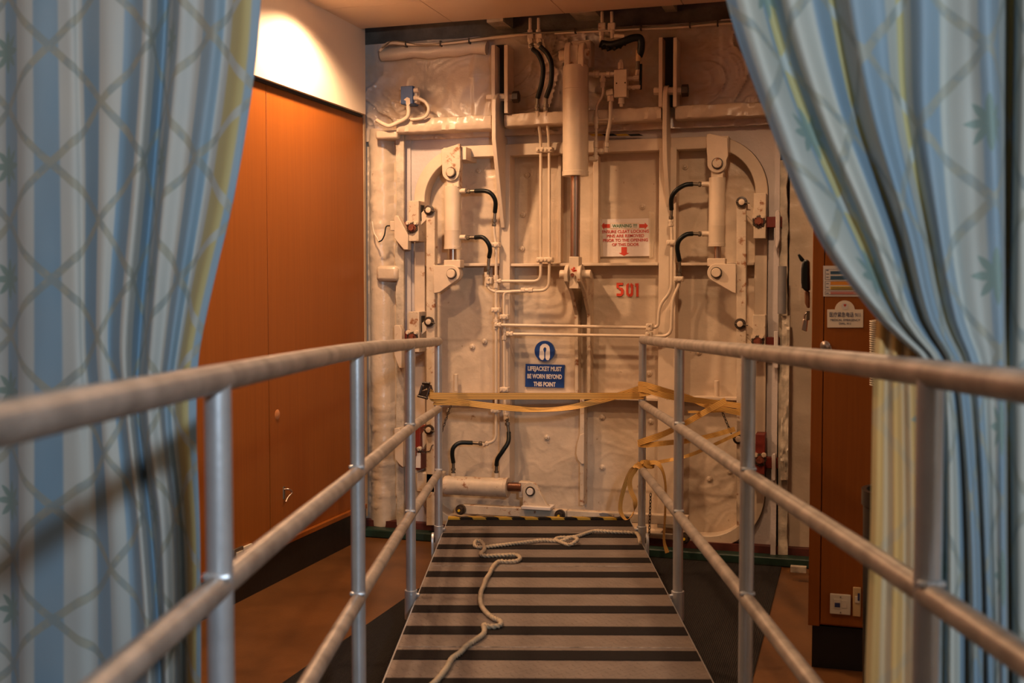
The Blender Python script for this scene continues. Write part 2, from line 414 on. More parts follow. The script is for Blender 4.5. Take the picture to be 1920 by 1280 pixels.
# upper rounded duct wrap along the top
bm = B(); tube(bm, [Vector((x*.05+P(712, 80, 6.02).x, 6.05+.01*noise.noise(Vector((x, 0, 0))), P(900, 87, 6.02).z+.02*noise.noise(Vector((x*.4, 2, 0))))) for x in range(0, 14)], .040, 12)
struct('trim_6', bm, m_wrap2, smooth=60)
# left lagged column and right lagged strips
bm = wrinkled(-3.2, P(744, 500, 6.12).x, 0.05, ZB+.05, 6.14, 26, 150, .02, 9.0, 5,
    lambda x, z: .07*max(0, 1-((x-P(712, 500, 6.1).x)/.075)**2)**.5 if abs(x-P(712, 500, 6.1).x) < .075 else 0)
struct('wall_back_left', bm, m_wrap2, smooth=60)
struct('trim_7', bpx(B(), 704, 498, 744, 527, 6.03, .1), m_wrap2, bevel=.02)
struct('trim_7', bpx(B(), 703, 244, 744, 260, 6.0, .12), m_wrap2, bevel=.012)
# left jamb post: flaking cream flange, shallow grey groove
def jag(x0, x1, y0, y1, Y, th, m, name, seed, amp=3, side='both', n=46):
    L = []; Rr = []
    for i in range(n+1):
        y = y0+(y1-y0)*i/n
        L.append((x0+(amp*noise.noise(Vector((seed, i*.45, 0))) if side in ('both', 'L') else 0), y))
        Rr.append((x1+(amp*noise.noise(Vector((seed+9, i*.45, 0))) if side in ('both', 'R') else 0), y))
    bm = ppx(B(), L+Rr[::-1], Y, th); return struct(name, bm, m)
jag(743, 757, 250, 985, 6.06, .02, m_old, 'trim_8', 1, 5, 'L')
struct('trim_8', bpx(B(), 754, 250, 771, 1000, 6.12, .18), m_lilac)
jag(1459, 1476, 300, 1040, 6.06, .1, m_old, 'trim_9', 5, 4, 'R')
struct('trim_9', bpx(B(), 1449, 230, 1459, 1040, 6.05, .2), m_lilac)
bm = wrinkled(P(1478, 600, 6.12).x, 1.9, 0.06, ZB+.05, 6.13, 60, 90, .02, 19.0, 5)
struct('wall_back_right', bm, m_wrap2)
# sill under the door
struct('trim_10', box(B(), (-3.2, 6.08, .0), (1.8, 6.30, .085)), m_darkred)
struct('trim_11', box(B(), (-3.2, 5.99, .0), (1.8, 6.075, .05)), m_greentrim, bevel=.008)
# deck beams in the ceiling void
for i, (x0, x1) in enumerate(((918, 948), (1072, 1120), (1240, 1262))):
    a = P(x0, 40, 5.98).x; b2 = P(x1, 40, 5.98).x
    struct('trim_12', box(B(), (a, 5.93, 2.955+.015*i), (b2, 6.12, 3.31)), m_old)
struct('trim_13', box(B(), (-3.1, 6.12, P(1000, 70, 6.1).z), (1.9, 6.2, 3.35)), paint('darkened_void_plate', (.16,.12,.09), .7, .4, .3, .3))  # cream plate behind the void, coloured dark to paint it unlit
# ================================================================ SHELL DOOR
DY = 6.20
door = thing('shell_door', (P(1107, 1000, DY).x, DY, .1), 'large cream painted steel ship door with rounded corners, ribs and lugs in the back wall', 'ship door')
XL, XR = P(777, 600, 6.1).x, P(1437, 600, 6.1).x
ZT, ZBt = P(1107, 264, 6.1).z, P(1107, 1012, 6.1).z
def rrect(x0, x1, z0, z1, r, n=14):
    pts = []
    for cx, cz, a0 in ((x1-r, z1-r, 0), (x0+r, z1-r, 90), (x0+r, z0+r, 180), (x1-r, z0+r, 270)):
        for i in range(n+1):
            a = R(a0+90*i/n); pts.append((cx+r*math.cos(a), cz+r*math.sin(a)))
    return pts
def ring(bm, o, i, Y0, Y1):
    n = len(o)
    V = [[bm.verts.new((x, Y, z)) for x, z in lst] for lst, Y in ((o, Y0), (i, Y0), (i, Y1), (o, Y1))]
    for k in range(n):
        k2 = (k+1) % n
        for a in range(4):
            q, q2 = V[a], V[(a+1) % 4]
            bm.faces.new((q[k], q[k2], q2[k2], q2[k]))
    return bm
RC = .31; WR = .066
bm = ring(B(), rrect(XL, XR, ZBt, ZT, RC), rrect(XL+WR, XR-WR, ZBt+WR, ZT-WR, RC-WR), 6.10, 6.22)
obj('door_frame', bm, m_cream, door, .004)
def plate_outer(x0, x1, z0, z1, n=14):
    pts = rrect(x0, x1, z0, z1, .001, n); return pts
bm = ring(B(), plate_outer(P(760, 600, 6.15).x, P(1456, 600, 6.15).x, P(1100, 1036, 6.15).z, P(1100, 236, 6.15).z), rrect(XL-.003, XR+.003, ZBt-.003, ZT+.003, RC+.003), 6.135, 6.29)
struct('trim_14', bm, m_lilac)
sz = lambda y: P(1100, y, 6.19).z
bm = wrinkled(XL+.02, XR-.02, ZBt+.03, ZT-.03, DY, 230, 260, .006, 12.7, 3.6, seams=(('z', sz(768), -9, 9), ('z', sz(641), -9, P(950, 600).x), ('z', sz(556), P(1110, 600).x, P(1236, 600).x), ('z', sz(916), -9, 9), ('z', sz(340), P(1290, 600).x, 9), ('x', P(1135, 600).x, sz(380), 9)))
# cut panel corners to the rounded shape
rr_ = RC-.03
for v in list(bm.verts):
    x, z = v.co.x, v.co.z
    cx = min(max(x, XL+RC), XR-RC); cz = min(max(z, ZBt+RC), ZT-RC)
    d = math.hypot(x-cx, z-cz)
    if d > rr_: v.co.x = cx+(x-cx)*rr_/d; v.co.z = cz+(z-cz)*rr_/d
obj('door_panel', bm, m_wrap2, door, smooth=60)
def dpart(name, bm, m=None, bevel=.003, label=None):
    o = obj(name, bm, m or m_cream, door, bevel)
    if label: o['label'] = label
    return o
dpart('vertical_stiffener', bpx(B(), 936, 290, 956, 905, 6.10, .1))
dpart('vertical_stiffener', bpx(B(), 1234, 276, 1266, 990, 6.09, .11))
dpart('horizontal_stiffener', bpx(B(), 797, 493.5, 935, 499, 6.11, .09)); dpart('horizontal_stiffener', bpx(B(), 957, 493, 1234, 498.5, 6.11, .09))
dpart('horizontal_stiffener', bpx(B(), 1266, 492, 1414, 497.5, 6.11, .09))
dpart('horizontal_stiffener', bpx(B(), 797, 740, 935, 745, 6.12, .08)); dpart('horizontal_stiffener', bpx(B(), 957, 742, 1234, 748, 6.11, .09)); dpart('horizontal_stiffener', bpx(B(), 1266, 744, 1414, 750, 6.12, .08))
dpart('vertical_stiffener', bpx(B(), 1046, 292, 1052, 493, 6.14, .06)); dpart('vertical_stiffener', bpx(B(), 1112, 292, 1122, 493, 6.14, .06))
# cushioned rib of the panel under the central bracket
dpart('vertical_stiffener', bpx(B(), 1087, 748, 1095, 948, 6.11, .09), m_rusty)
bm = ppx(B(), [(1087, 815), (1082, 832), (1080, 850), (1083, 862), (1090, 870), (1095, 870), (1095, 812)], 6.10, .02)
dpart('hook_plate', bm, m_cream)
# central bracket: two plates in YZ running down from the clevis
xa = P(1081, 600, 6.17).x; xb = P(1104, 600, 6.17).x
for X in (xa, xb):
    zt = P(1065, 500, 5.93).z; zc = P(1065, 516, 5.93).z
    pts = []
    for i in range(13):
        a = R(200-200*i/12) if False else R(180-15*i)
        pts.append((X, 5.93+.06*math.cos(a), zc+.06*math.sin(a)))
    zb1 = P(1080, 590, 6.12).z; zb2 = P(1080, 742, 6.12).z
    pts += [(X, 6.2, zc+.02), (X, 6.2, zb2), (X, 6.13, zb2), (X, 6.12, zb1), (X, 6.0, P(1065, 548, 5.95).z), (X, 5.88, P(1060, 528, 5.93).z)]
    dpart('central_lug', poly(B(), pts, (.022, 0, 0)), m_rusty)
# lugs for the side cylinders
dpart('lug', ppx(B(), [(827, 280), (862, 269), (863, 312)]+arc(845, 323, 16, 0, -180)+[(828, 300)], 5.985, .028), m_rusty)
dpart('lug', ppx(B(), [(838, 282), (864, 274), (865, 312)]+arc(849, 323, 15, 0, -180)+[(836, 300)], 6.07, .03), m_rusty)
dpart('lug_back', bpx(B(), 831, 276, 874, 300, 6.012, .19), m_cream)
dpart('lug', ppx(B(), [(1325, 252), (1330, 250), (1364, 258), (1365, 292), (1362, 300)]+arc(1344, 306, 18, 0, -180)+[(1326, 292), (1325, 285)], 5.985, .028))
dpart('lug', ppx(B(), [(1330, 254), (1364, 258), (1365, 292)]+arc(1348, 306, 16, 0, -180)+[(1328, 285)], 6.07, .03))
dpart('lug_back', bpx(B(), 1328, 255, 1366, 285, 6.012, .19), m_cream)
# pads, studs and clips of the door panel
dpart('stub_tube', cyl(B(), P(855, 701, 6.15), P(855, 734, 6.15), .013)); dpart('stub_tube', cyl(B(), P(1344, 713, 6.15), P(1344, 745, 6.15), .014))
for (x, y) in ((908, 640), (1217, 700), (1025, 820), (1129, 876), (1129, 782), (1368, 884), (1330, 898), (897, 320), (988, 328), (980, 402), (978, 466), (1118, 387), (1205, 387), (1285, 312), (960, 770), (840, 770), (1220, 790), (885, 650), (1310, 660)):
    a = P(x, y, 6.195); lb = lathe(B(), a+Vector((0, .02, 0)), a-Vector((0, .012, 0)), [(0, .018), (.7, .017), (.8, .010), (1, .007)], 16)
    dpart('insulation_pin', lb, m_wrap2, 0)
# lower plinth lip at the bottom of the door
# stencilled number
num = bpy.data.objects.new('stencilled_number', None)
bm = B(); s5 = [[(1156,530),(1168,530),(1168,534),(1160,534),(1160,540),(1156,540)], [(1160,539),(1166,539),(1169,543),(1169,551),(1165,555),(1156,555),(1156,550),(1164,550),(1164,543),(1160,543)],
    [(1174,534),(1177,531),(1179,531),(1179,536),(1178,538),(1178,549),(1180,551),(1180,556),(1178,556),(1174,552)], [(1182,531),(1184,531),(1187,534),(1187,552),(1184,556),(1181,556),(1181,551),(1183,549),(1183,537),(1181,536)],
    [(1191,531),(1197,531),(1197,556),(1193,556),(1193,536),(1191,536)]]
for s in s5: ppx(bm, s, 6.188, .02)
tag(dpart('stencilled_number', bm, m_stencil, 0), 'red stencilled number 501 painted on door')
# ---------------------------------------------------------------- hinge arms on hull ribs
def rib_pair(xs, top, bot, name_label, armtop, armbot, fx, group):
    t = thing('hinge_bracket', (P(xs[0], bot, 6.0).x, 6.0, P(xs[0], bot, 6.0).z), name_label, 'hinge bracket')
    for x0 in xs:
        obj('rib_plate', bpx(B(), x0, top, x0+7, bot, 5.96, .13), m_cream, t, .002)
    p0 = P(xs[0]+5, bot-30, 6.0); p1 = P(xs[1]+20, bot-30, 6.0)
    obj('hinge_pin', hexa(B(), p0-Vector((.04, -.0, 0)), p1, .022), m_cream, t, .002)
    obj('pin_nut', hexa(B(), p1-Vector((.01, 0, 0)), p1+Vector((.025, 0, 0)), .034), m_bolt, t, .002)
    obj('channel_shade', bpx(B(), xs[0]+5, top, xs[1]+3, bot, 6.05, .03), m_dark, t)  # near-black sheet painting the shade in the gap between the ribs
    X = P(fx, 300, 6.19).x-.024
    zt = P(fx-15, armtop, 5.97).z; zb = P(fx-4, armbot, 6.14).z; zh = zt-.05
    yb_, yt_ = (6.14, 5.95) if group else (6.08, 5.915)
    pts = [(X, yt_, zh-.03), (X, yt_+.005, zh), (X, 5.975, zt-.012), (X, 6.02, zt), (X, 6.06, zt-.01), (X, 6.08, zh)]
    zm = P(fx-15, 262, 6.0).z; zq = P(fx-12, 300, 6.0).z
    pts += [(X, 6.08, P(fx, 250, 6.0).z), (X, 6.185, P(fx, 262, 6.1).z), (X, 6.19, zb), (X, yb_, zb+.0), (X, 5.97 if group else 5.95, zq), (X, yt_, zm)]
    t2 = poly(B(), pts, (.024, 0, 0))
    return t, t2
t, a = rib_pair((921, 945), 84, 212, 'cream hull ribs with long tapering hinge arm left of the central cylinder', 171, 428, 957, 0)
obj('hinge_arm', a, m_cream, t, .003)
t, a = rib_pair((1235, 1262), 70, 200, 'cream hull ribs with long tapering hinge arm right of the valve block', 157, 424, 1263, 1)
obj('hinge_arm', a, m_cream, t, .003)
# ---------------------------------------------------------------- vertical side cylinders
def side_cyl(x0, x1, ytop, ybot, rod, pin1, pin2, tri, blk, label, hoses):
    cx = (x0+x1)/2; Yc = 6.03
    t = thing('hydraulic_cylinder', P(cx, ybot, Yc), label, 'hydraulic cylinder')
    r = (P(x1, 400, Yc)-P(x0, 400, Yc)).length/2*.98
    a, b2 = P(cx, ytop, Yc), P(cx, ybot, Yc); b2.x = a.x
    obj('barrel', lathe(B(), a, b2, [(0, r*.7), (.0, r*.98), (.02, r), (.70, r), (.702, r*1.015), (.71, r), (.955, r), (.957, r*1.05), (1, r*1.05), (1, r*.5)]), m_pipe, t, smooth=30)
    obj('end_eye', bpx(B(), cx-12, pin1[1]-6, cx+12, ytop+3, Yc-.03, .06), m_rusty, t, .006)
    r2 = (P(rod[1], 470, Yc)-P(rod[0], 470, Yc)).length/2
    obj('piston_rod', cyl(B(), P(cx+.5, ybot, Yc), P(cx+.5, blk[1]+3, Yc), r2), m_chrome, t)
    obj('rod_eye', bpx(B(), blk[0], blk[1], blk[2], blk[3], Yc-.035, .07), m_cream, t, .004)
    for px in (pin1, pin2):
        q = P(px[0], px[1], 5.975); obj('pin', lathe(B(), q+Vector((0, .12, 0)), q-Vector((0, .012, 0)), [(0, .021), (.85, .021), (.86, .0255), (.97, .0255), (1, .022)], 20), m_rusty if px == pin1 else m_cream, t, smooth=30)
        obj('grease_ring', lathe(B(), q+Vector((0, .02, 0)), q-Vector((0, -.001, 0)), [(0, .030), (1, .030)], 20), m_bolt, t)
    obj('foot_bracket', ppx(B(), tri, 5.985, .026), m_cream, t, .003)
    obj('foot_bracket', ppx(B(), [(x+4, y) for x, y in tri], 6.065, .026), m_cream, t, .003)
    for hy, s in hoses:
        q = P(x1-3 if s > 0 else x0+3, hy, Yc); d = Vector((.045*s, -.01, 0))
        obj('port_boss', cyl(B(), q, q+d, .014, 16), m_pipe, t)
    return t
side_cyl(833.5, 864, 349, 467, (842, 855), (845, 323), (846, 513),
    [(812, 497), (846, 497)]+arc(846, 513, 16, 80, -40)+[(824, 548), (813, 550)], (832, 487, 863, 502),
    'upright cream hydraulic cylinder on the left side of the door', [(358, 1), (445, 1)])
side_cyl(1329, 1361, 333, 462, (1337, 1351), (1345, 306), (1343, 511),
    [(1380, 495), (1380, 550), (1373, 548)]+arc(1343, 511, 17, 230, 90), (1326, 484, 1360, 499),
    'upright cream hydraulic cylinder on the right side of the door', [(345, -1), (438, -1)])
# ---------------------------------------------------------------- central cylinder
Yc = 5.93
t = thing('hydraulic_cylinder', P(1079, 330, Yc), 'largest hydraulic cylinder, cream barrel hanging over the middle of the door', 'hydraulic cylinder')
a, b2 = P(1079.5, 124, Yc), P(1079.5, 330, Yc); b2.x = a.x; r = (P(1103, 250, Yc)-P(1056, 250, Yc)).length/2
obj('barrel', lathe(B(), a, b2, [(0, r*.6), (0, r*.94), (.025, r), (.21, r), (.211, r*.985), (.214, r), (.955, r), (.958, r*1.03), (1, r*1.03), (1, r*.4)], 36), m_pipe, t, smooth=30)
obj('piston_rod', cyl(B(), P(1079, 328, Yc), P(1078, 484, Yc), (P(1088, 400, Yc)-P(1070, 400, Yc)).length/2, 28), m_chrome, t)
obj('rod_eye', bpx(B(), 1067, 481, 1085, 541, Yc-.035, .08), m_cream, t, .003)
obj('end_eye', bpx(B(), 1067, 84, 1084, 126, Yc-.03, .07), m_rusty, t, .004)
for px, y in ((1062, 104), (1088, 104)):
    q = P(px, y, Yc); obj('mount_cheek', poly(B(), [(q.x, Yc+.052*math.cos(R(i*20)), q.z+.07*math.sin(R(i*20))) for i in range(10)]+[(q.x, Yc-.052, q.z-.07), (q.x, Yc+.052, q.z-.07)], (.03, 0, 0)), m_cream, t, .004)
q = P(1078, 103, Yc); obj('mount_pin', cyl(B(), q-Vector((.085, 0, 0)), q+Vector((.085, 0, 0)), .03), m_rusty, t, .003)
obj('mount_block', bpx(B(), 1070, 75, 1108, 128, Yc+.06, .12), m_cream, t, .01)
q = P(1075, 514, Yc); obj('rod_pin', cyl(B(), q-Vector((.075, 0, 0)), q+Vector((.10, 0, 0)), .024), m_cream, t, .003)
obj('pin_bolt', hexa(B(), P(1073, 515, Yc-.035), P(1073, 515, Yc-.055), .011), m_rust, t)
bm = B()
for i in range(7):
    x = 1070+random.random()*8; y = 500+random.random()*7; ppx(bm, [(x, y), (x+3+random.random()*3, y+1), (x+3, y+3), (x+1, y+2.5)], Yc-.037, .004)
obj('rust_spot', bm, m_stencil, t)
# ---------------------------------------------------------------- bottom cylinder
Yc = 6.03
t = thing('hydraulic_cylinder', P(890, 930, Yc), 'horizontal cream hydraulic cylinder low on the left of the door', 'hydraulic cylinder')
a, b2 = P(832, 909, Yc), P(953, 914, Yc); r = .055
obj('barrel', lathe(B(), a, b2, [(0, r*.8), (.03, r*1.03), (.08, r*1.03), (.1, r), (.95, r), (.955, r*1.04), (1, r*1.04), (1, r*.4)]), m_rusty, t, smooth=30)
obj('piston_rod', cyl(B(), P(950, 912, Yc), P(978, 913, Yc), .026), m_rodrust, t)
obj('end_eye', bpx(B(), 780, 886, 826, 924, Yc-.03, .1), m_rusty, t, .008)
obj('rod_eye', bpx(B(), 972, 903, 992, 934, Yc-.01, .05), m_cream, t, .006)
obj('foot_bracket', ppx(B(), [(980, 951)]+arc(994, 918, 14, 180, 35)+[(1024, 945), (1032, 951)], 5.99, .03), m_rusty, t, .003)
obj('foot_plate', bpx(B(), 977, 950, 1032, 956, 5.96, .1), m_white, t, .003)
q = P(994, 921, 5.985); obj('pin', lathe(B(), q+Vector((0, .08, 0)), q-Vector((0, .012, 0)), [(0, .02), (.9, .02), (1, .018)], 20), m_white, t); obj('grease_ring', cyl(B(), q+Vector((0, .01, 0)), q+Vector((0, 0, 0)), .028), m_bolt, t)
for hx in (850, 931):
    q = P(hx, 896, Yc); obj('port_boss', cyl(B(), q-Vector((0, 0, .02)), q+Vector((0, 0, .03)), .014, 16), m_pipe, t)
# ---------------------------------------------------------------- lock bars, cleats
def bolt(q, r=.018, t=.02, m=None, parent=None, name='bolt'):
    bm = hexa(B(), q+Vector((0, .01, 0)), q-Vector((0, t, 0)), r); lathe(bm, q+Vector((0, .012, 0)), q-Vector((0, t*.3, 0)), [(0, r*1.35), (1, r*1.35)], 18)
    return obj(name, bm, m or m_bolt, parent)
def lockbar(x0, x1, y0, y1, label, joints):
    t = thing('locking_bar', P((x0+x1)/2, y1, 6.02), label, 'locking bar')
    a = (x0+x1)/2
    rad = (x1-x0)/2
    pts = [(x0, y1)]+[(x0, y0)]+arc(a, y0, rad, 180, 0, 10)[1:]+[(x1, y1)]
    obj('bar', ppx(B(), pts, 6.0, .05), m_rusty, t, .003)
    for x, y in joints:
        q = P(x, y, 5.995)
        obj('pivot_washer', lathe(B(), q+Vector((0, .004, 0)), q-Vector((0, .01, 0)), [(0, .029), (.9, .030), (1, .024)], 20), m_bolt, t)
        obj('pivot_pin', lathe(B(), q+Vector((0, .004, 0)), q-Vector((0, .022, 0)), [(0, .016), (.95, .016), (1, .013)], 16), m_cream, t)
        obj('split_pin', tube(B(), [q+Vector((-.03, -.016, .004)), q+Vector((0, -.018, -.002)), q+Vector((.042, -.016, -.008))], .003, 6), m_steel, t)
    return t
lockbar(799, 815, 394, 985, 'upright cream locking bar on the left side of the door', [(805, 394), (805, 603), (805, 805)])
lockbar(1381, 1399, 379, 985, 'upright cream locking bar on the right side of the door', [(1391, 379), (1388, 607), (1385, 822)])
t = thing('locking_bar', P(1050, 975, 6.0), 'long horizontal cream locking bar along the foot of the door', 'locking bar')
obj('bar', ppx(B(), [(866, 946), (1062, 957), (1062, 973), (866, 963)], 6.0, .05), m_rusty, t, .003)
obj('bar', ppx(B(), [(1063, 957), (1290, 968), (1290, 986), (1063, 973)], 6.005, .05), m_rusty, t, .003)
for x, y in ((864, 955), (1050, 965), (1284, 1008)): 
    q = P(x, y, 5.99); bolt(q, .022, .03, parent=t, name='roller_bolt')
    obj('bolt_core', hexa(B(), q-Vector((0, .03, 0)), q-Vector((0, .036, 0)), .008), m_gold, t)
obj('peeled_patch', ppx(B(), [(1123,963),(1130,961),(1141,963),(1148,967),(1140,971),(1128,970)], 5.997, .004), m_grey, t)
obj('peeled_patch', ppx(B(), [(1160,968),(1168,964),(1178,968),(1172,974),(1163,973)], 5.997, .004), m_grey, t)
def cleat(box_, pivot, bar, fin, red, label, side, redbox=False):
    x0, y0, x1, y1 = box_
    t = thing('door_cleat', P((x0+x1)/2, y1, 6.02), label, 'cleat')
    obj('cleat_block', bpx(B(), x0, y0, x1, y1, 5.99, .12), m_red if redbox else m_rusty, t, .003)
    obj('slot', bpx(B(), x1+1, y0+8, x1+5, y0+38, 6.02, .05), m_dark, t) if side < 0 and not redbox else None
    a = P(pivot[0], pivot[1], 6.02); b2 = P(bar[0], bar[1], 6.03)
    d = (b2-a).normalized(); n = Vector((-d.z, 0, d.x))*.026
    obj('link_arm', poly(B(), [a+n, b2+n, b2-n, a-n], (0, .03, 0)), m_cream, t, .003)
    q = P(bar[0], bar[1], 5.985)
    bolt(q, .017, .02, m_rust, t)
    bm = B(); 
    for i in range(14):
        an = i*.46; rr = .022+.007*random.random(); lathe(bm, q+Vector((rr*math.cos(an), .006, rr*math.sin(an))), q+Vector((rr*1.05*math.cos(an), -.003-.003*random.random(), rr*1.05*math.sin(an))), [(0, .010), (1, .006)], 7)
    obj('grease_patch', bm, m_bolt, t)
    for dx in (-8, 7):
        bolt(P(bar[0]+dx, bar[1]-9, 5.985), .010, .014, m_cream, t, 'small_bolt')
    obj('latch_tongue', bpx(B(), *red, 6.045, .05), m_red, t, .002)
    return t
cleat((766, 376, 785, 452), (804, 396), (773, 427), None, (750, 416, 767, 433), 'rusty cleat with red tongue, topmost on the left door edge', -1)
cleat((766, 584, 786, 660), (804, 605), (773, 632), None, (750, 621, 767, 637), 'rusty cleat with red tongue, middle one on the left door edge', -1)
cleat((770, 800, 788, 880), (804, 807), (779, 850), None, (750, 838, 771, 855), 'red painted cleat behind the left railing, lowest on that edge', -1, True)
cleat((1413, 362, 1436, 447), (1391, 381), (1423, 415), None, (1435, 406, 1466, 426), 'rusty cleat with red tongue, topmost on the right door edge', 1)
cleat((1411, 590, 1435, 662), (1388, 607), (1421, 640), None, (1434, 632, 1462, 651), 'rusty cleat with red tongue, middle one on the right door edge', 1)
cleat((1416, 814, 1434, 889), (1387, 820), (1425, 862), None, (1434, 858, 1458, 878), 'red painted cleat behind the right railing, lowest on that edge', 1, True)
# wedge fins on the jambs
for pts, lab in (([(739, 408), (741, 404), (746, 404), (765, 440), (765, 468), (757, 468), (742, 450), (739, 446)], 'pale wedge plate beside the topmost left cleat'),
    ([(739, 610), (748, 609), (753, 618), (753, 690), (748, 690), (739, 665)], 'pale wedge plate beside the middle left cleat'),
    ([(739, 803), (748, 802), (755, 820), (756, 876), (750, 872), (740, 860)], 'pale wedge plate beside the lowest left cleat'),
    ([(1454, 398), (1456, 394), (1460, 394), (1462, 398), (1462, 448), (1457, 467), (1454, 460)], 'pale wedge plate beside the topmost right cleat'),
    ([(1451, 621), (1459, 621), (1459, 690), (1451, 690)], 'pale wedge plate beside the middle right cleat'),
    ([(1447, 854), (1449, 851), (1454, 851), (1454, 900), (1450, 902), (1447, 896)], 'pale wedge plate beside the lowest right cleat')):
    tag(obj('wedge_plate', ppx(B(), pts, 5.99, .05), m_cream if 'left' in lab else m_lilac, None, .003), lab, 'wedge plate')
# ---------------------------------------------------------------- hoses and pipes
YP = 6.06
def fit(t, a, b2, r=.011, m=m_steel):
    a, b2 = Vector(a), Vector(b2); d = b2-a
    bm = cyl(B(), a, a+d*.5, r*.82, 12); hexa(bm, a+d*.5, a+d*.72, r*1.25); cyl(bm, a+d*.72, a+d*.80, r*.7, 10); hexa(bm, a+d*.80, b2, r*1.15)
    return obj('hose_fitting', bm, m, t, .001)
def hose(pts, f1, f2, label, r=.0125, Y=6.03, Ye=None):
    Ye = Ye or YP; n = len(pts)
    w3 = [P(x, y, Y+(Ye-Y)*i/(n-1)-.03*math.sin(math.pi*i/(n-1))) for i, (x, y) in enumerate(pts)]
    t = thing('hydraulic_hose', w3[0], label, 'hose')
    obj('rubber_hose', tube(B(), smooth(w3, 8), r, 14), m_black, t, smooth=60)
    if f1: fit(t, w3[0], P(f1[0], f1[1], Y), r*.9)
    if f2: fit(t, w3[-1], P(f2[0], f2[1], Ye), r*.9)
    return t
hose([(891, 358), (910, 358), (922, 364), (929, 378), (928, 398)], (872, 359), (926, 424), 'black hose on the upper port of the left upright cylinder')
hose([(891, 445), (905, 445), (915, 455), (919, 468), (917, 482)], (870, 446), (914, 515), 'black hose on the lower port of the left upright cylinder')
hose([(1299, 345), (1284, 347), (1268, 357), (1259, 372), (1259, 393)], (1320, 346), (1258, 418), 'black hose on the upper port of the right upright cylinder')
hose([(1299, 438), (1286, 440), (1274, 450), (1270, 465), (1274, 489)], (1320, 439), (1274, 518), 'black hose on the lower port of the right upright cylinder')
hose([(850, 867), (848, 850), (851, 838), (863, 830), (886, 830)], (850, 888), (911, 832), 'black hose looping up from the left end of the bottom cylinder')
hose([(931, 872), (933, 860), (943, 845), (953, 828), (954, 810)], (931, 892), (950, 784), 'black hose hanging down to the rod end of the bottom cylinder')
hose([(999, 92), (1010, 103), (1018, 125), (1016, 155), (1008, 184)], (996, 82), (1008, 208), 'left of the two long black hoses hanging above the door', .0135, 5.98, 5.99)
hose([(1014, 88), (1027, 102), (1034, 122), (1033, 155), (1024, 183)], (1011, 80), (1024, 208), 'right of the two long black hoses hanging above the door', .0135, 5.98, 5.99)
t = hose([(1128, 82), (1145, 84), (1165, 79), (1188, 71), (1201, 73), (1202, 92), (1198, 105)], None, None, 'tar-covered black hose elbow beside the valve block', .020, 5.97, 5.98)
obj('yellow_sleeve', cyl(B(), P(1197, 94, 5.97), P(1197, 115, 5.97), .014), m_ivory2, t); obj('hose_fitting', cyl(B(), P(1196, 115, 5.97), P(1195, 131, 5.97), .011), m_steel, t)
obj('drip', tube(B(), smooth([P(1126, 84, 5.96), P(1140, 89, 5.96), P(1158, 86, 5.96), P(1172, 78, 5.96)], 5), .018, 10, rf=lambda i, a: .017+.006*math.sin(i*2.1+a)), m_black, t)
obj('hose_fitting', cyl(B(), P(1202, 120, 5.985), P(1201, 168, 5.985), .007), m_black, t)
def pipe(pts, label, r=.0085, Y=YP, clamps=(), nuts=(), rc=.05, Ys=None):
    w3 = [P(x, y, Ys[i] if Ys else Y) for i, (x, y) in enumerate(pts)]
    t = thing('hydraulic_pipe', w3[0], label, 'pipe')
    obj('tube', tube(B(), round_corner(w3, rc), r, 12), m_pipe, t, smooth=60)
    for (x, y, hz) in clamps:
        q = P(x, y, Y-.0); sx_, sz_ = (.022, .016) if hz else (.016, .022)
        bm = box(B(), q+Vector((-sx_*1.15, -.02, -sz_*.9)), q+Vector((sx_*1.15, .028, sz_*.9)))
        cl = obj('pipe_clamp', bm, m_pipe, t, .005)
        bb = B()
        for sgn in (-1, 1):
            d = Vector((sgn*.012, 0, 0)) if hz else Vector((0, 0, sgn*.012))
            hexa(bb, q+d+Vector((0, -.018, 0)), q+d+Vector((0, -.028, 0)), .0065)
        obj('clamp_screw', bb, m_pipe, cl)
        cl.children[0].location = (0, 0, 0)
    for (x0, y0, x1, y1) in nuts:
        a, b2 = P(x0, y0, Y), P(x1, y1, Y); d = b2-a
        bm = hexa(B(), a, a+d*.35, r*1.75); cyl(bm, a+d*.35, a+d*.65, r*1.4); hexa(bm, a+d*.65, b2, r*1.75)
        obj('union_nut', bm, m_pipe, t, .001)
    return t
# fix: clamp screws must stay in world place under a part with its own offset
_obj = obj
pipe([(1008, 205), (1009, 225), (1013.5, 258), (1014, 300), (1014, 500), (1013, 527), (932, 527)], 'left of two parallel cream pipes running down left of the rod', Ys=[5.99, 6.0, 6.05, YP, YP, YP, YP],
    clamps=((1014, 281, 1), (1015, 487, 1)), nuts=((940, 527, 928, 527), (1008, 200, 1008, 212)))
pipe([(1024, 205), (1025, 225), (1029, 258), (1030, 300), (1030, 500), (1029, 544), (960, 546), (945, 548), (945, 600), (946, 740), (949, 785)], 'right of two parallel cream pipes running down left of the rod', Ys=[5.99, 6.0, 6.05]+[YP]*8,
    clamps=((1029, 281, 1), (1029, 487, 1), (946, 594, 1), (946, 730, 1)), nuts=((977, 544, 999, 544), (946, 614, 946, 637), (1024, 200, 1024, 212), (949, 775, 949, 786)))
pipe([(926, 420), (927, 440), (930, 458), (930, 600), (930, 770), (930, 826), (908, 833)], 'long cream pipe down the door beside the left stiffener',
    clamps=((929, 459, 1), (930, 581, 1), (929, 769, 1), (918, 526, 0)), nuts=((930, 516, 930, 540), (930, 598, 930, 617), (915, 831, 906, 833)), rc=.07)
pipe([(913, 512), (913, 538), (926, 547), (958, 547)], 'short curved cream pipe below the lower left hose', nuts=((913, 510, 913, 536),), rc=.06)
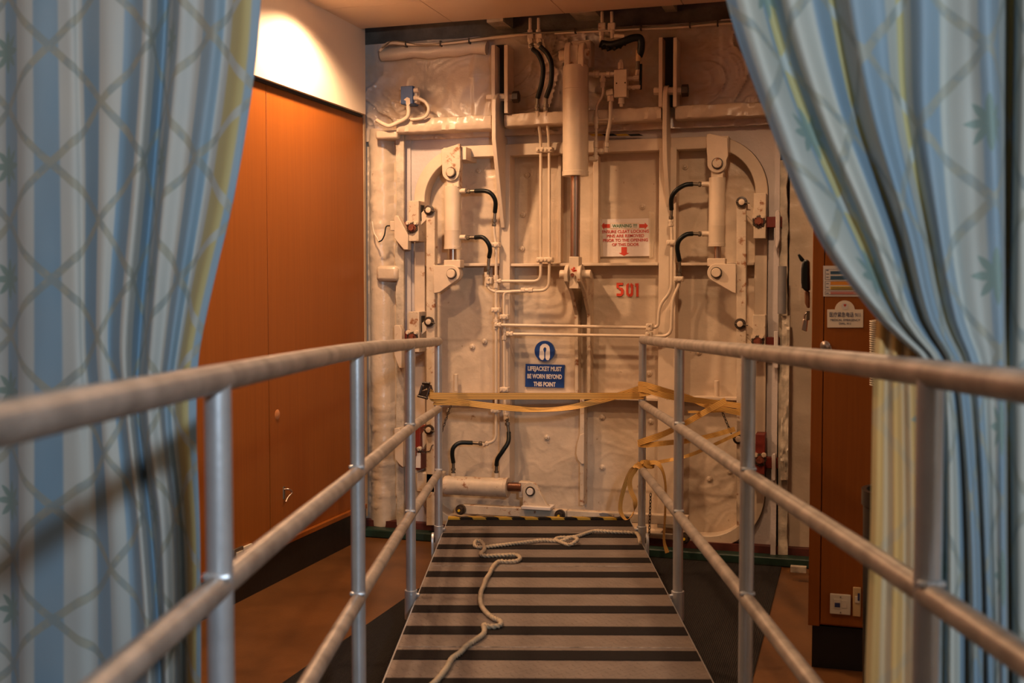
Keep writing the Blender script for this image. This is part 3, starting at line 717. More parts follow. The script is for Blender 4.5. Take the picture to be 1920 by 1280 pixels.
pipe([(930, 609), (1218, 614), (1234, 613), (1236, 572), (1259, 546), (1260, 440), (1258, 412)], 'upper of two cream pipes crossing the door above the lifejacket sign',
    clamps=((1218, 613, 0), (1259, 455, 1)), nuts=((928, 609, 940, 609), (1258, 412, 1258, 424)), r=.009, Y=6.035)
pipe([(952, 626), (1216, 630), (1258, 630), (1261, 560), (1274, 532), (1273, 518)], 'lower of two cream pipes crossing the door above the lifejacket sign',
    clamps=((1217, 629, 0), (1273, 523, 1)), nuts=((950, 626, 962, 626),), r=.009, Y=6.035)
# upper supply stubs
for x, lab in ((994, 'left'), (1010, 'right')):
    t = pipe([(x, 34), (x, 66)], 'short cream pipe stub from the ceiling, %s of the pair over the long black hoses' % lab, Y=5.99, r=.009, nuts=((x, 56, x, 78), (x+1, 76, x+2, 90)))
    obj('junction_block', bpx(B(), x-6, 60, x+6, 72, 5.975, .035), m_pipe, t, .004)
for x, lab in ((1129, 'left'), (1147, 'right')):
    t = pipe([(x, 22), (x, 48)], 'short cream pipe stub from the ceiling, %s of the pair over the black elbow' % lab, Y=5.98, r=.009, nuts=((x-1, 60, x-1, 80) if lab == 'left' else (x, 48, x+3, 72),))
    obj('junction_block', bpx(B(), x-8, 42, x+6, 56, 5.965, .035), m_rusty, t, .005)
    if lab == 'right': obj('union_nut', hexa(B(), P(1152, 68, 5.96), P(1172, 69, 5.96), .016), m_rusty, t, .002)
# valve block
t = thing('valve_block', P(1163, 182, 5.97), 'rectangular cream hydraulic valve block right of the central cylinder', 'valve')
obj('block', bpx(B(), 1151, 130, 1175, 182, 5.95, .06), m_pipe, t, .003)
obj('top_plug', lathe(B(), P(1164, 130, 5.98), P(1164, 112, 5.98), [(0, .016), (.7, .016), (.72, .01), (1, .007)], 6), m_pipe, t)
obj('bottom_plug', lathe(B(), P(1165, 182, 5.98), P(1165, 200, 5.98), [(0, .017), (.7, .017), (.72, .011), (1, .009)], 12), m_pipe, t)
for dx, y in ((1156, 156), (1172, 155)): obj('screw_hole', cyl(B(), P(dx, y, 5.95)+Vector((0, .003, 0)), P(dx, y, 5.949), .004), m_dark, t)
bm = B()
for x0, x1, y, rr in ((1175, 1188, 147, .014), (1188, 1199, 146, .018), (1175, 1190, 164, .013), (1188, 1201, 163, .012)): hexa(bm, P(x0, y, 5.98), P(x1, y, 5.98), rr)
hexa(bm, P(1196, 130, 5.97), P(1194, 142, 5.975), .012)
obj('side_fittings', bm, m_rusty, t, .002)
bm = B()
for x0, x1, rr in ((1102, 1112, .013), (1112, 1116, .017), (1117, 1123, .019), (1122, 1138, .012), (1137, 1144, .017), (1144, 1152, .013)): hexa(bm, P(x0, 139, 5.97), P(x1, 139, 5.97), rr)
for y0, y1, rr in ((139, 150, .012), (147, 154, .018), (154, 164, .014)): hexa(bm, P(1130.5, y0, 5.97), P(1130.5, y1, 5.97), rr)
obj('inlet_fittings', bm, m_pipe, t, .002)
bm = B(); tube(bm, round_corner([P(1131, 162, 5.97), P(1131, 178, 5.97), P(1118, 198, 5.98), P(1118, 290, 5.98)], .04), .007, 10)
obj('thin_pipe', bm, m_pipe, t, smooth=60)
bm = B(); hexa(bm, P(1138, 176, 5.96), P(1150, 173, 5.96), .02); hexa(bm, P(1145, 180, 5.96), P(1145, 190, 5.96), .019)
tube(bm, round_corner([P(1145, 188, 5.96), P(1145, 222, 5.96), P(1136, 270, 5.98), P(1136, 284, 5.98)], .03), .0105, 10)
obj('thick_pipe', bm, m_pipe, t, smooth=40)
bm = B()
for a, b2, rr in (((1118, 212), (1118, 219), .011), ((1118, 219), (1118, 232), .015), ((1118, 231), (1118, 241), .012)): hexa(bm, P(*a, 5.98), P(*b2, 5.98), rr)
obj('coupling', bm, m_pipe, t, .002)
bm = B()
for a, b2, rr in (((1117, 258), (1117, 266), .010), ((1117, 266), (1117, 277), .014), ((1117, 277), (1117, 293), .012), ((1117, 291), (1117, 300), .018), ((1117, 283), (1134, 283), .011), ((1124, 283), (1131, 283), .016), ((1137, 268), (1137, 276), .018), ((1136, 276), (1136, 286), .015), ((1105, 298), (1119, 298), .016)):
    hexa(bm, P(*a, 5.98), P(*b2, 5.98), rr)
obj('lower_fittings', bm, m_pipe, t, .002)
obj('cross_clip', tube(B(), [P(1122, 224, 5.98), P(1152, 223, 5.96)], .006, 8), m_pipe, t)
# ---------------------------------------------------------------- electrical cables
def cable(pts, label, m, r=.007, Y=6.0, cat='cable', ties=()):
    w3 = [P(x, y, Y) for x, y in pts]; t = thing('electric_cable', w3[0], label, cat)
    obj('sheath', tube(B(), smooth(w3, 8), r, 10), m, t, smooth=60)
    for x, y in ties: obj('cable_tie', bpx(B(), x-1.2, y-5, x+1.2, y+5, Y-.012, .03), m_bolt, t)
cable([(712, 96), (722, 85), (735, 80), (770, 83), (820, 82), (870, 77), (920, 71), (960, 67), (990, 63)], 'cream cable sagging along the top of the wall beside the bulkhead', m_pipe, .009, 5.98, ties=((760, 82), (825, 81), (879, 76)))
cable([(716, 90), (740, 77), (790, 84), (850, 78), (930, 67), (1000, 62), (1070, 58), (1130, 54), (1200, 51), (1260, 48), (1330, 42), (1376, 40)], 'thin dark cable along the top of the wall', m_steel, .005, 5.975, ties=((1078, 57), (1201, 51), (1293, 46), (1345, 43)))
cable([(1040, 62), (1130, 58), (1200, 54), (1260, 52), (1330, 46), (1380, 43)], 'cream cable high on the wall behind the right hinge bracket', m_pipe, .007, 5.985)
# junction box
t = thing('junction_box', P(762, 195, 5.97), 'small chipped blue junction box high on the left of the wall', 'junction box')
obj('box_body', bpx(B(), 751, 161, 774, 195, 5.96, .09), m_blue, t, .004)
bm = B(); 
for x, y in ((749, 166), (749, 190)): bpx(bm, x, y-3, x+4, y+3, 5.99, .02)
bpx(bm, 773, 163, 782, 193, 5.985, .05)
obj('mounting_plate', bm, m_cream, t, .004)
obj('paint_chip', ppx(B(), [(757, 187), (763, 182), (768, 184), (769, 194), (764, 200), (761, 195), (761, 189)], 5.957, .003), m_cream, t)
obj('cable_gland', cyl(B(), P(775, 170, 5.98), P(785, 168, 5.98), .014), m_cream, t); obj('cable_gland', cyl(B(), P(776, 184, 5.98), P(787, 184, 5.98), .014), m_cream, t)
cable([(765, 198), (766, 210), (762, 221), (745, 230), (730, 236), (718, 232), (706, 225)], 'thick cream cable drooping from the blue junction box to the bulkhead', m_pipe, .012, 5.965)
cable([(784, 184), (798, 192), (804, 205), (798, 218), (785, 223), (770, 224)], 'cream cable curling in a loop right of the blue junction box', m_wrap2, .010, 5.965)
cable([(698, 415), (701, 435), (707, 446), (710, 453)], 'thin pale cord hanging by the end of the wood wall', m_plastic, .004, 6.0)
t = thing('door_sensor', P(735, 430, 6.0), 'small cream sensor box with black lead beside the topmost left wedge', 'sensor')
obj('sensor_body', bpx(B(), 731, 414, 741, 432, 6.0, .06), m_cream, t, .003)
obj('lead', tube(B(), smooth([P(731, 423, 5.99), P(724, 425, 5.99), P(721, 440, 5.99), P(716, 450, 5.99), P(710, 453, 5.99)], 6), .004, 8), m_black, t)
# ---------------------------------------------------------------- signs
def sign(name, label, cat, loc): return thing(name, loc, label, cat)
Y1 = 6.184
t = sign('safety_sign', 'blue round and square lifejacket sign on the middle of the door', 'sign', P(1020, 727, Y1))
obj('sign_plate', ppx(B(), [(985.5, 682), (1058, 684), (1057, 727), (984.5, 725)], Y1, .03), m_signblue, t)
q = P(1021, 658, Y1); obj('round_plate', cyl(B(), q+Vector((0, .03, 0)), q, .060, 40), m_signblue, t)
s = S(Y1, 1020)
def cap(x, y, w_, a0=0, a1=180): return arc(x, y, w_, a0, a1, 8)
ljk = [(1014, 674)]+[(1011, 669), (1012, 655)]+[(1013, 649), (1017, 645), (1022, 644), (1027, 646), (1030, 650), (1031, 656), (1031, 670), (1029, 675), (1025, 675), (1022.6, 671), (1022.6, 661)]+[(1024, 657), (1024.5, 653), (1022, 650.5), (1019.5, 652), (1018.5, 655), (1020.4, 661), (1020.4, 671), (1018, 675)]
obj('lifejacket_symbol', ppx(B(), ljk, Y1-.002, .004), m_white, t)
for body, y, xs in (('LIFEJACKET MUST', 691.5, 66), ('BE WORN BEYOND', 706, 67.5), ('THIS POINT', 720.5, 43)):
    text(body, .035, P(1021, y, Y1-.001), m_white, t, off=.0013, wd=xs*s)
t = sign('warning_notice', 'laminated white WARNING paper with red arrows taped right of the rod', 'notice', P(1172, 480, Y1))
obj('paper_sheet', ppx(B(), [(1124, 411), (1219, 409), (1219, 480), (1126, 481)], Y1, .002), m_paper, t)
m_tape, ntt, bb_ = newmat('clear_tape'); bb_.inputs['Base Color'].default_value = (.8,.68,.5,1); bb_.inputs['Roughness'].default_value = .1; bb_.inputs['Alpha'].default_value = .25
for pts in ([(1120, 409), (1129, 408), (1131, 480), (1122, 483)], [(1216, 396), (1228, 398), (1224, 482), (1217, 484)]): obj('clear_tape', ppx(B(), pts, Y1-.003, .001), m_tape, t)
Y2 = Y1-.0015
obj('title_box', ppx(B(), [(1144.5, 418), (1198.5, 418), (1198.5, 429), (1144.5, 429)], Y2, .001), m_ivory2, t)
obj('title_ground', ppx(B(), [(1145.3, 418.8), (1197.8, 418.8), (1197.8, 428.3), (1145.3, 428.3)], Y2-.0006, .001), m_paper, t)
text('WARNING !!!!', .027, P(1171.5, 423.5, Y2-.0016), m_green, t, off=.0003, wd=46*s)
for i, b_ in enumerate(('ENSURE CLEAT LOCKING', 'PINS ARE REMOVED', 'PRIOR TO THE OPENING', 'OF THIS DOOR')):
    text(b_, .0235, P(1172.5, 434+8.2*i, Y2), m_redink, t, off=.0003, wd=(87, 69, 83, 50)[i]*s)
for sg in (-1, 1):
    c = 1135.5 if sg < 0 else 1206.5
    q = [(c+sg*8.5, 423), (c+sg*2.5, 417), (c+sg*2.5, 420), (c-sg*8, 420), (c-sg*8, 427), (c+sg*2.5, 427), (c+sg*2.5, 430)]
    obj('red_arrow', ppx(B(), q, Y2, .001), m_redink, t)
obj('red_arrow', ppx(B(), [(1165, 463), (1175.5, 463), (1175.5, 474), (1180, 474), (1170, 479.5), (1160, 474), (1165, 474)], Y2, .001), m_redink, t)
# ---------------------------------------------------------------- tape over the hull (hazard), red hull patch
bm = B(); x = 1104
n = 0
while x < 1200:
    ppx(bm, [(x, 251+(x-1104)*.008), (min(x+22, 1206), 250.5), (min(x+30, 1206), 254), (x+6, 255)], 6.09, .01, mi=n % 2); x += 24; n += 1
tag(obj('hazard_tape', bm, [m_yellow, m_black], None), 'yellow and black hazard tape strip on top of the door frame', 'tape')
tag(obj('grey_tube', bm := cyl(B(), P(1467, 499, 6.0), P(1466, 588, 6.0), .022), m_grey, None), 'short dark grey tube upright at the right door jamb', 'tube')
bm = wrinkled(P(1464, 800, 6.0).x, P(1478, 800, 6.0).x, P(1470, 900, 6.0).z, P(1470, 592, 6.0).z, 6.01, 8, 60, .02, 31, 8)
struct('trim_15', bm, m_old)
# ---------------------------------------------------------------- chains and tag
def chain(p0, p1, sag, label, link=.024):
    a, b2 = Vector(p0), Vector(p1); t = thing('chain', a, label, 'chain')
    L = (b2-a).length; n = max(3, int(L/(link*.72))); bm = B()
    path = [a+(b2-a)*(i/n)+Vector((0, 0, -sag*math.sin(math.pi*i/n))) for i in range(n+1)]
    for i in range(n):
        c = (path[i]+path[i+1])/2; d = (path[i+1]-path[i]).normalized()
        s1 = d.cross(Vector((0, 1, 0))).normalized(); s2 = d.cross(s1)
        sd = (s1+s2).normalized() if i % 2 else (s1-s2).normalized()
        pts = [c+d*(link*.5*math.cos(2*math.pi*k/10))+sd*(link*.24*math.sin(2*math.pi*k/10)) for k in range(11)]
        tube(bm, pts, .0022, 5)
    obj('links', bm, m_bolt, t); return t
chain(P(845, 760, 6.02), P(826, 815, 6.0), .0, 'short dark chain hanging just right of the left railing end')
chain(P(813, 833, 6.0), P(788, 843, 6.0), .03, 'short dark chain slung between left railing posts with a white tag')
chain(P(1350, 762, 6.0), P(1371, 812, 6.0), .0, 'short dark chain hanging behind the right railing straps')
chain(P(1220, 925, 5.95), P(1217, 1010, 5.95), .0, 'long dark chain hanging beside the right railing end post')
t = thing('hanging_tag', P(784, 877, 5.99), 'white label tag hanging by the left railing post', 'tag')
obj('label_card', bpx(B(), 779.5, 849, 788.5, 877, 5.97, .004), m_white, t, .001)
obj('split_ring', tube(B(), [P(784, 845, 5.965)+Vector((.012*math.cos(a*.6), 0, .012*math.sin(a*.6))) for a in range(11)], .002, 6), m_bolt, t)
# ================================================================ GANGWAY
HD = YAW - math.atan(29/F)
gdir = Vector((-math.sin(HD), math.cos(HD), 0)); glat = Vector((math.cos(HD), math.sin(HD), 0))
SL = .0288; C0 = 1.087
def G(lat, d, h=0): return gdir*d + glat*lat + Vector((0, 0, CAMZ-C0-SL*d+h))
dL, dR = -.432, .557
gw = thing('gangway', G(.06, 4.0, 0), 'grey tread plate gangway with black grip stripes leading to the door', 'gangway')
gw.location.z = 0
bm = B()
def slab(bm, l0, l1, d0, d1, h0, h1, mi=0):
    poly(bm, [G(l0, d0, h0), G(l1, d0, h0), G(l1, d1, h0), G(l0, d1, h0)], (0, 0, h1-h0), mi)
    return bm
slab(bm, dL, dR, .9, 6.01, -.012, 0, 0)
k = 0
def gd(y): return F*C0/(y-600)
d = gd(1004)
obj('deck_plate', bm, m_deck, gw)
bm = B(); ds = d
while ds > .95:
    # ragged edged strip
    n = 50; f = [dL+.002+(dR-dL-.004)*i/n for i in range(n+1)]
    top = [G(l, ds+.0015*noise.noise(Vector((l*60, ds, 0))), .0) for l in f]; bot = [G(l, ds-.102+.0015*noise.noise(Vector((l*60, ds+5, 0))), .0) for l in f]
    poly(bm, bot+top[::-1], (0, 0, .0022)); ds -= .286
slab(bm, dL+.002, dR-.002, 5.80, 5.975, 0, .0022)
obj('grip_strips', bm, m_blackgrip, gw)
m_seam = paint('worn_seam', (.42,.37,.31), .6, .5, scale=40)
for y in (1066, 1222): tag(obj('plate_seam', slab(B(), dL+.004, dR-.004, gd(y)-.003, gd(y)+.002, .0, .0012), m_seam, gw), 'pale worn seam line across the deck')
bm = B(); slab(bm, dL, dR, 5.976, 6.02, -.0, .012, 0)
l = dL; i = 0
while l < dR-.05:
    poly(bm, [G(l, 5.977, .0122), G(l+.07, 5.977, .0122), G(l+.03, 6.018, .0122), G(max(l-.04, dL), 6.018, .0122)], (0, 0, .0012), 1)
    poly(bm, [G(l, 5.9755, -.001), G(l+.07, 5.9755, -.001), G(l+.06, 5.9755, .0122), G(l-.01 if l > dL else l, 5.9755, .0122)], gdir*.001, 1)
    l += .142
tag(obj('hazard_edge', bm, [m_blackgrip, m_yellow], gw), 'black and yellow striped end edge')
bm = B()
for l in (dL-.006, dR-.0):
    slab(bm, l, l+.006, .9, 6.0, -.13, -.006)
slab(bm, dL, dR, 5.99, 5.999, -.13, -.013)
obj('side_beam', bm, m_alu, gw)
bm = B()
for l in (dL+.1, dR-.13):
    for dd in (1.2, 5.75):
        q = G(l, dd, -.013); box(bm, (q.x-.03, q.y-.03, 0.0), (q.x+.03, q.y+.03, q.z))
obj('support_foot', bm, m_alu, gw)
for l, dd in ((dL-.028, 5.28), (dR+.012, 5.28)):
    q = [G(l, dd, 0)+gdir*x+Vector((0, 0, z)) for x, z in [(-.035, -.11), (-.035, .02)]+[(.035*math.cos(R(a)), .02+.045*math.sin(R(a))) for a in range(165, 0, -15)]+[(.035, .02), (.035, -.11)]]
    bm = poly(B(), q, glat*.012); c = G(l, dd, .03)
    cyl(bm, c-glat*.003, c+glat*.015, .014, mi=1)
    tag(obj('lifting_lug', bm, [m_alu, m_dark], gw, .002))
# railings
posts = [.30, 1.62, 2.95, 4.29, 5.655]
def railing(lat, side, ytop, ymid, ylow, label):
    t = thing('railing', G(lat, 3.0, 0), label, 'railing'); t.location.z = 0
    def at(d, yk): # height from measured pixel row at depth d
        px = 989+F*lat/d
        r_ = ray(px, yk); h = Vector((gdir*d+glat*lat)); fw = Vector((-math.sin(YAW), math.cos(YAW), 0))
        tt = (h.dot(fw))/(r_.dot(fw)); return gdir*d+glat*lat+Vector((0, 0, CAMZ+r_.z*tt))
    T = [at(d, y) for d, y in zip(posts, ytop)]; Mi = [at(d, y) for d, y in zip(posts, ymid)]; Lo = [at(d, y) for d, y in zip(posts, ylow)]
    T[0].z = T[1].z+.03; Mi[0].z = Mi[1].z+.035; Lo[1].z = Lo[2].z+.035; Lo[0].z = Lo[1].z+.035
    # dip of top rail at its far end
    obj('top_rail', tube(B(), smooth(T, 5)+[T[-1]+gdir*.012], .0212, 20), m_aluworn, t, .006, smooth=50)
    for name, Q in (('middle_rail', Mi), ('lower_rail', Lo)):
        obj(name, tube(B(), smooth(Q, 4), .0195, 18), m_aluworn, t, smooth=60)
    for i, d in enumerate(posts):
        base = G(lat, d, -.075); top = T[i]
        po = obj('post', tube(B(), [base, top], .0195, 20), m_alu, t, smooth=60)
        for Q in (Mi[i], Lo[i]):
            w_ = B()
            ring_ = [Q+gdir*-.016+Vector((0, 0, .018))+glat*(.018*math.cos(a*.6))+gdir*(.006*math.sin(a*.6)) for a in range(11)]
            tube(w_, ring_, .0055, 8)
            wl = obj('weld', w_, m_alu, po)
            wl.location = (0, 0, 0)
        s = 1 if lat < 0 else -1
        bm = B(); tube(bm, [G(lat, d, -.085), G(lat, d, .03)], .025, 20)
        for hh in (-.055, .012):
            c = G(lat, d-.0, hh); hexa(bm, c, c+glat*.034*s-gdir*.012, .008)
        obj('socket', bm, m_alu, t, .001, smooth=40)
    return T, Mi, Lo
TL, ML, LL = railing(-.4555, -1, [0, 709, 657, 645, 640], [0, 1098, 886, 803, 766], [0, 0, 1122, 965, 886], 'left tubular metal gangway railing with three rails')
TR, MR, LR = railing(.5876, 1, [0, 700, 659, 645, 637], [0, 1112, 890, 801, 757], [0, 0, 1122, 965, 880], 'right tubular metal gangway railing with three rails')
# ---------------------------------------------------------------- rope on the deck
rp = [(1537,245),(1532,215),(1515,190),(1480,186),(1380,182),(1280,176),(1230,185),(1170,205),(1110,215),(1060,216),(1030,226),(1060,242),(1110,258),(1150,255),(1160,240),(1130,228),(1060,236),(960,232),(850,244),(700,262),(600,272),(548,266),(552,251),(585,256),(602,275),(598,295),(580,315),(620,325),(720,322),(790,320),(816,338),(800,355),(750,360),(690,360),(655,390),(635,430),(612,465),(600,500),(580,550),(580,610),(605,655),(650,695),(695,716),(700,738),(670,748),(625,748),(598,740),(603,775),(590,800),(540,835),(490,870),(455,908),(410,940),(380,990),(345,1040),(300,1090),(230,1150),(170,1240),(150,1400)]
def deckpt(px, py, h):
    # intersect ray with deck plane z = CAMZ-C0-SL*d(+h)
    r_ = ray(px, py); # position t*r ; height CAMZ+t*rz = CAMZ-C0-SL*(t*r.gdir)+h
    t_ = (-C0+h)/(r_.z+SL*(r_.x*gdir.x+r_.y*gdir.y)); return Vector((r_.x*t_, r_.y*t_, CAMZ+r_.z*t_))
rpts = [deckpt(720+x/3.2, 940+y/3.2, .011) for x, y in rp]
for i in (13, 14, 15, 22, 23): rpts[i].z += .012
sp = smooth(rpts, 10)
# resample evenly
def resample(pts, step):
    out = [pts[0]]; acc = 0
    for a, b2 in zip(pts, pts[1:]):
        L = (b2-a).length; p_ = step-acc
        while p_ <= L: out.append(a+(b2-a)*(p_/L)); p_ += step
        acc = (acc+L) % step
    return out
sp = resample(sp, .0035)
for i, q in enumerate(sp): sp[i] = q+Vector((.0015*noise.noise(q*40), .0015*noise.noise(q*40+Vector((5, 0, 0))), 0))
bm = tube(B(), sp, .008, 15, rf=lambda i, a: .0078+.0022*math.cos(3*(a-i*.42)))
tag(obj('rope', bm, m_rope, None, smooth=80), 'twisted beige rope lying in loose bends on the gangway deck', 'rope')
# ---------------------------------------------------------------- straps
def ribbon(bm, pts, wd, th=.002, wide=None, uvl=None):
    pts = [Vector(p) for p in pts]; n = len(pts); vs = []
    for i, p in enumerate(pts):
        a = pts[max(i-1, 0)]; b2 = pts[min(i+1, n-1)]; d = (b2-a).normalized()
        wv = wide[i] if wide else Vector((0, 0, 1))
        wv = (wv-d*wv.dot(d)).normalized(); nn = d.cross(wv)
        vs.append([bm.verts.new(p+wv*wd/2*s1+nn*th/2*s2) for s1, s2 in ((-1, -1), (1, -1), (1, 1), (-1, 1))])
    acc = 0
    for i in range(n-1):
        L = (pts[i+1]-pts[i]).length
        for k in range(4):
            f = bm.faces.new((vs[i][k], vs[i][(k+1) % 4], vs[i+1][(k+1) % 4], vs[i+1][k]))
            vv = ((0, 1), (1, 1), (1, 0), (0, 0))[k]
            for lp, (uu, v_) in zip(f.loops, ((acc, vv[0]), (acc, vv[1]), (acc+L, vv[1]), (acc+L, vv[0]))): lp[uvl].uv = (uu, v_)
        acc += L
    bm.faces.new(vs[0][::-1]); bm.faces.new(vs[-1])
def straps(name, runs, label, parent=None):
    bm = B(); uvl = bm.loops.layers.uv.new('UVMap')
    for r_ in runs:
        pts, wd = r_[0], r_[1]; wide = None
        w3 = smooth([P(x, y, Y) for x, y, Y in pts], 8)
        if len(r_) > 2:
            vecs = smooth([Vector(v) for v in r_[2]], 8); wide = [v if v.length > .05 else Vector((0, 0, 1)) for v in vecs]
        ribbon(bm, w3, wd, .0022, wide, uvl)
    return obj(name, bm, m_strap, parent, smooth=60)
lp = G(-.4555, 5.655); rpp = G(.5876, 5.655); YL, YR = lp.y, rpp.y   # posts of the far end
z3 = [(0,0,1)]
t = thing('ratchet_strap', P(1010, 745, (YL+YR)/2), 'yellow ratchet strap stretched twice across the gangway end between railings', 'strap')
straps('webbing', [
    ([(803, 731, YL-.03), (811, 738, YL-.04), (822, 742, YL-.05), (1000, 742.5, (YL+YR)/2-.04), (1207, 742, YR-.03)], .034),
    ([(805, 738, YL-.035), (815, 748, YL-.045), (850, 752, YL-.03), (930, 762, YL-.0), (1000, 768, (YL+YR)/2), (1060, 765, (YL+YR)/2+.02), (1120, 752, YR-.06), (1170, 738, YR-.04), (1212, 724, YR-.03)], .031,
      [(0,0,1),(0,0,1),(0,0,1),(0,.3,.9),(0,.75,.6),(0,.6,.7),(0,.1,1),(0,0,1),(0,0,1)]),
    ([(812, 757, YL-.04), (840, 757, YL-.035), (880, 759, YL-.03)], .012)], '', t)
rt = obj('ratchet_buckle', bm := B(), m_bolt, t) if False else None
bm = B()
ppx(bm, [(782, 741), (790, 733), (803, 730), (807, 737), (801, 741), (799, 745), (786, 743)], YL-.06, .01)
ppx(bm, [(790, 733), (796, 719), (808, 722), (812, 738), (804, 737), (800, 727)], YL-.03, .012)
cyl(bm, P(783, 742, YL-.065), P(802, 747, YL-.065), .006); cyl(bm, P(792, 718, YL-.05), P(806, 719, YL-.05), .008)
cyl(bm, P(787, 738, YL-.06), P(792, 722, YL-.05), .006); cyl(bm, P(800, 744, YL-.065), P(806, 724, YL-.05), .006)
tag(obj('ratchet_buckle', bm, m_bolt, t, .001), 'dark greasy metal ratchet buckle')
t2 = thing('tie_down_strap', P(1300, 760, YR), 'yellow webbing wound zigzag around the right railing end post, knotted, tail hanging', 'strap')
a = YR-.035; Yr2 = 5.93
straps('webbing', [
    ([(1197, 720, a), (1212, 722, a-.01), (1245, 732, a+.02), (1290, 745, Yr2-.05), (1330, 761, Yr2-.03), (1398, 776, Yr2)], .030),
    ([(1197, 729, a), (1212, 731, a-.01), (1260, 744, a+.03), (1330, 753, Yr2-.03), (1398, 762, Yr2)], .030),
    ([(1197, 738, a), (1214, 736, a-.008), (1225, 730, a)], .03),
    ([(1361, 750, Yr2-.07), (1320, 773, Yr2-.06), (1285, 793, Yr2-.05), (1245, 813, a), (1197, 830, a-.01)], .031),
    ([(1197, 833, a), (1212, 834, a-.01), (1250, 830, a), (1290, 826, Yr2-.04), (1340, 815, Yr2), (1378, 804, Yr2)], .026),
    ([(1398, 806, Yr2-.03), (1340, 833, Yr2-.03), (1290, 854, a), (1240, 865, a), (1205, 870, a)], .018, [(0,0,1)]*2+[(0,.6,.6)]*1+[(0,.2,1)]*2),
    ([(1290, 772, Yr2), (1340, 771, Yr2), (1398, 767, Yr2)], .012),
    # hanging loop
    ([(1212, 869, a-.01), (1195, 872, a-.02), (1181, 887, a-.03), (1168, 922, a-.04), (1163, 955, a-.05), (1174, 974, a-.06), (1187, 962, a-.06), (1191, 940, a-.05), (1182, 917, a-.04), (1182, 895, a-.04), (1196, 876, a-.03), (1210, 870, a-.02)], .024,
      [(0,0,1),(.3,.2,.8),(1,.4,.3),(1,.8,.2),(1,1,0),(.4,1,0),(-.2,1,.3),(.9,.5,.2),(1,.3,0),(1,.3,.1),(.5,.2,.6),(0,0,1)]),
    ([(1218, 867, a-.01), (1232, 868, a-.02), (1243, 884, a-.02), (1248, 915, a-.02), (1247, 965, a-.02), (1245, 1012, a-.02), (1251, 1036, a-.02)], .022,
      [(0,0,1),(.5,.2,.6),(.4,1,.1),(.3,1,0),(.3,1,0),(.4,1,0),(1,.5,0)])], '', t2)
bm = B(); uvl = bm.loops.layers.uv.new('UVMap')
for k in range(3):
    c = P(1213+k*4-4, 870, a-.015); ribbon(bm, [c+Vector((.022*math.cos(x*.55+k), -.014*math.sin(x*.55), .016*math.sin(x*.55+k*.7))) for x in range(12)], .016, .002, None, uvl)
obj('knot', bm, m_strap, t2, smooth=60)
for lat_, yy in ((.5876, 724),(.5876, 832), (.5876, 869)):
    bm = B(); uvl = bm.loops.layers.uv.new('UVMap'); z_ = P(1205, yy, YR).z
    c = G(.5876, 5.655); c.z = z_
    ribbon(bm, [c+Vector((.0225*math.cos(x*.5236), .0225*math.sin(x*.5236), .002*x/12)) for x in range(13)], .034 if yy < 800 else .022, .002, None, uvl)
    obj('wrapped_turn', bm, m_strap, t2, smooth=60)
bm = B(); uvl = bm.loops.layers.uv.new('UVMap'); c = G(-.4555, 5.655); c.z = P(820, 748, YL).z
ribbon(bm, [c+Vector((.0225*math.cos(x*.5236), .0225*math.sin(x*.5236), 0)) for x in range(13)], .05, .002, None, uvl); obj('wrapped_turn', bm, m_strap, t, smooth=60)
# ================================================================ FLOOR MAT
bm = B(); n = 420
y0, y1 = -1.0, 5.97
box(bm, (-2.02, y0, 0), (-.345, y1, .006))
for i in range(n):
    if i % 2: continue
    x = -2.02+1.675*i/n; box(bm, (x, y0, .006), (x+1.675/n*1.0, y1, .0085))
tag(obj('floor_mat', bm, m_mat, None), 'long dark ribbed rubber mat under the gangway', 'mat')
# ================================================================ RIGHT CABINET
CX, CY = PZ(1514, 1252).x, PZ(1514, 1252).y
t = thing('wood_cabinet', (CX+.3, CY, 0), 'orange brown wooden cabinet standing at the right behind the curtain', 'cabinet')
DXR = P(1640, 1000, CY).x+.30
obj('plinth', box(B(), (CX+.015, CY+.02, 0), (DXR, CY+.55, .165)), m_plinth, t)
obj('carcass', box(B(), (CX, CY+.02, .17), (DXR, CY+.6, 2.95)), m_wood, t, .002)
sw = P(1543, 800, CY).x
obj('side_stile', box(B(), (CX, CY-.002, .17), (sw-.003, CY+.02, 2.95)), m_wood, t, .002)
dr = obj('door', box(B(), (sw, CY-.002, .18), (DXR, CY+.019, 2.94)), m_wood, t, .002)
def sub(o): o.location = (0, 0, 0); return o
Yk = CY-.003
bm = lathe(B(), P(1547, 648, Yk), P(1547, 648, Yk-.03), [(0, .019), (.2, .019), (.3, .010), (.6, .012), (.85, .014), (1, .006)], 20)
tube(bm, [P(1547, 648, Yk-.02), P(1557, 650, Yk-.02), P(1558, 658, Yk-.02)], .005, 8)
sub(obj('door_knob', bm, m_chrome, dr, smooth=60))
# sockets
def socket(x0, y0, x1, y1, label, m, Y, kind=0):
    s = thing('wall_socket', P((x0+x1)/2, y1, Y), label, 'socket')
    obj('face_plate', bpx(B(), x0, y0, x1, y1, Y-.011, .011), m, s, .003)
    return s
s = socket(1556, 1114, 1595, 1152, 'ivory network socket low on the right cabinet', m_plastic, CY-.003)
obj('port_frame', bpx(B(), 1563, 1123, 1576, 1141, CY-.016, .003), m_plastic, s, .001); obj('port_hole', bpx(B(), 1565, 1130, 1575, 1138, CY-.0175, .002), m_navy, s)
obj('port_frame', bpx(B(), 1578, 1125, 1588, 1140, CY-.016, .003), m_plastic, s, .001)
for yy in (1119, 1148): obj('screw', cyl(B(), P(1576, yy, CY-.013), P(1576, yy, CY-.016), .0025, 10), m_steel, s)
s = socket(1599, 1101, 1614, 1156, 'narrow yellowed switch low on the right cabinet beside the curtain', m_ivory2, CY-.003)
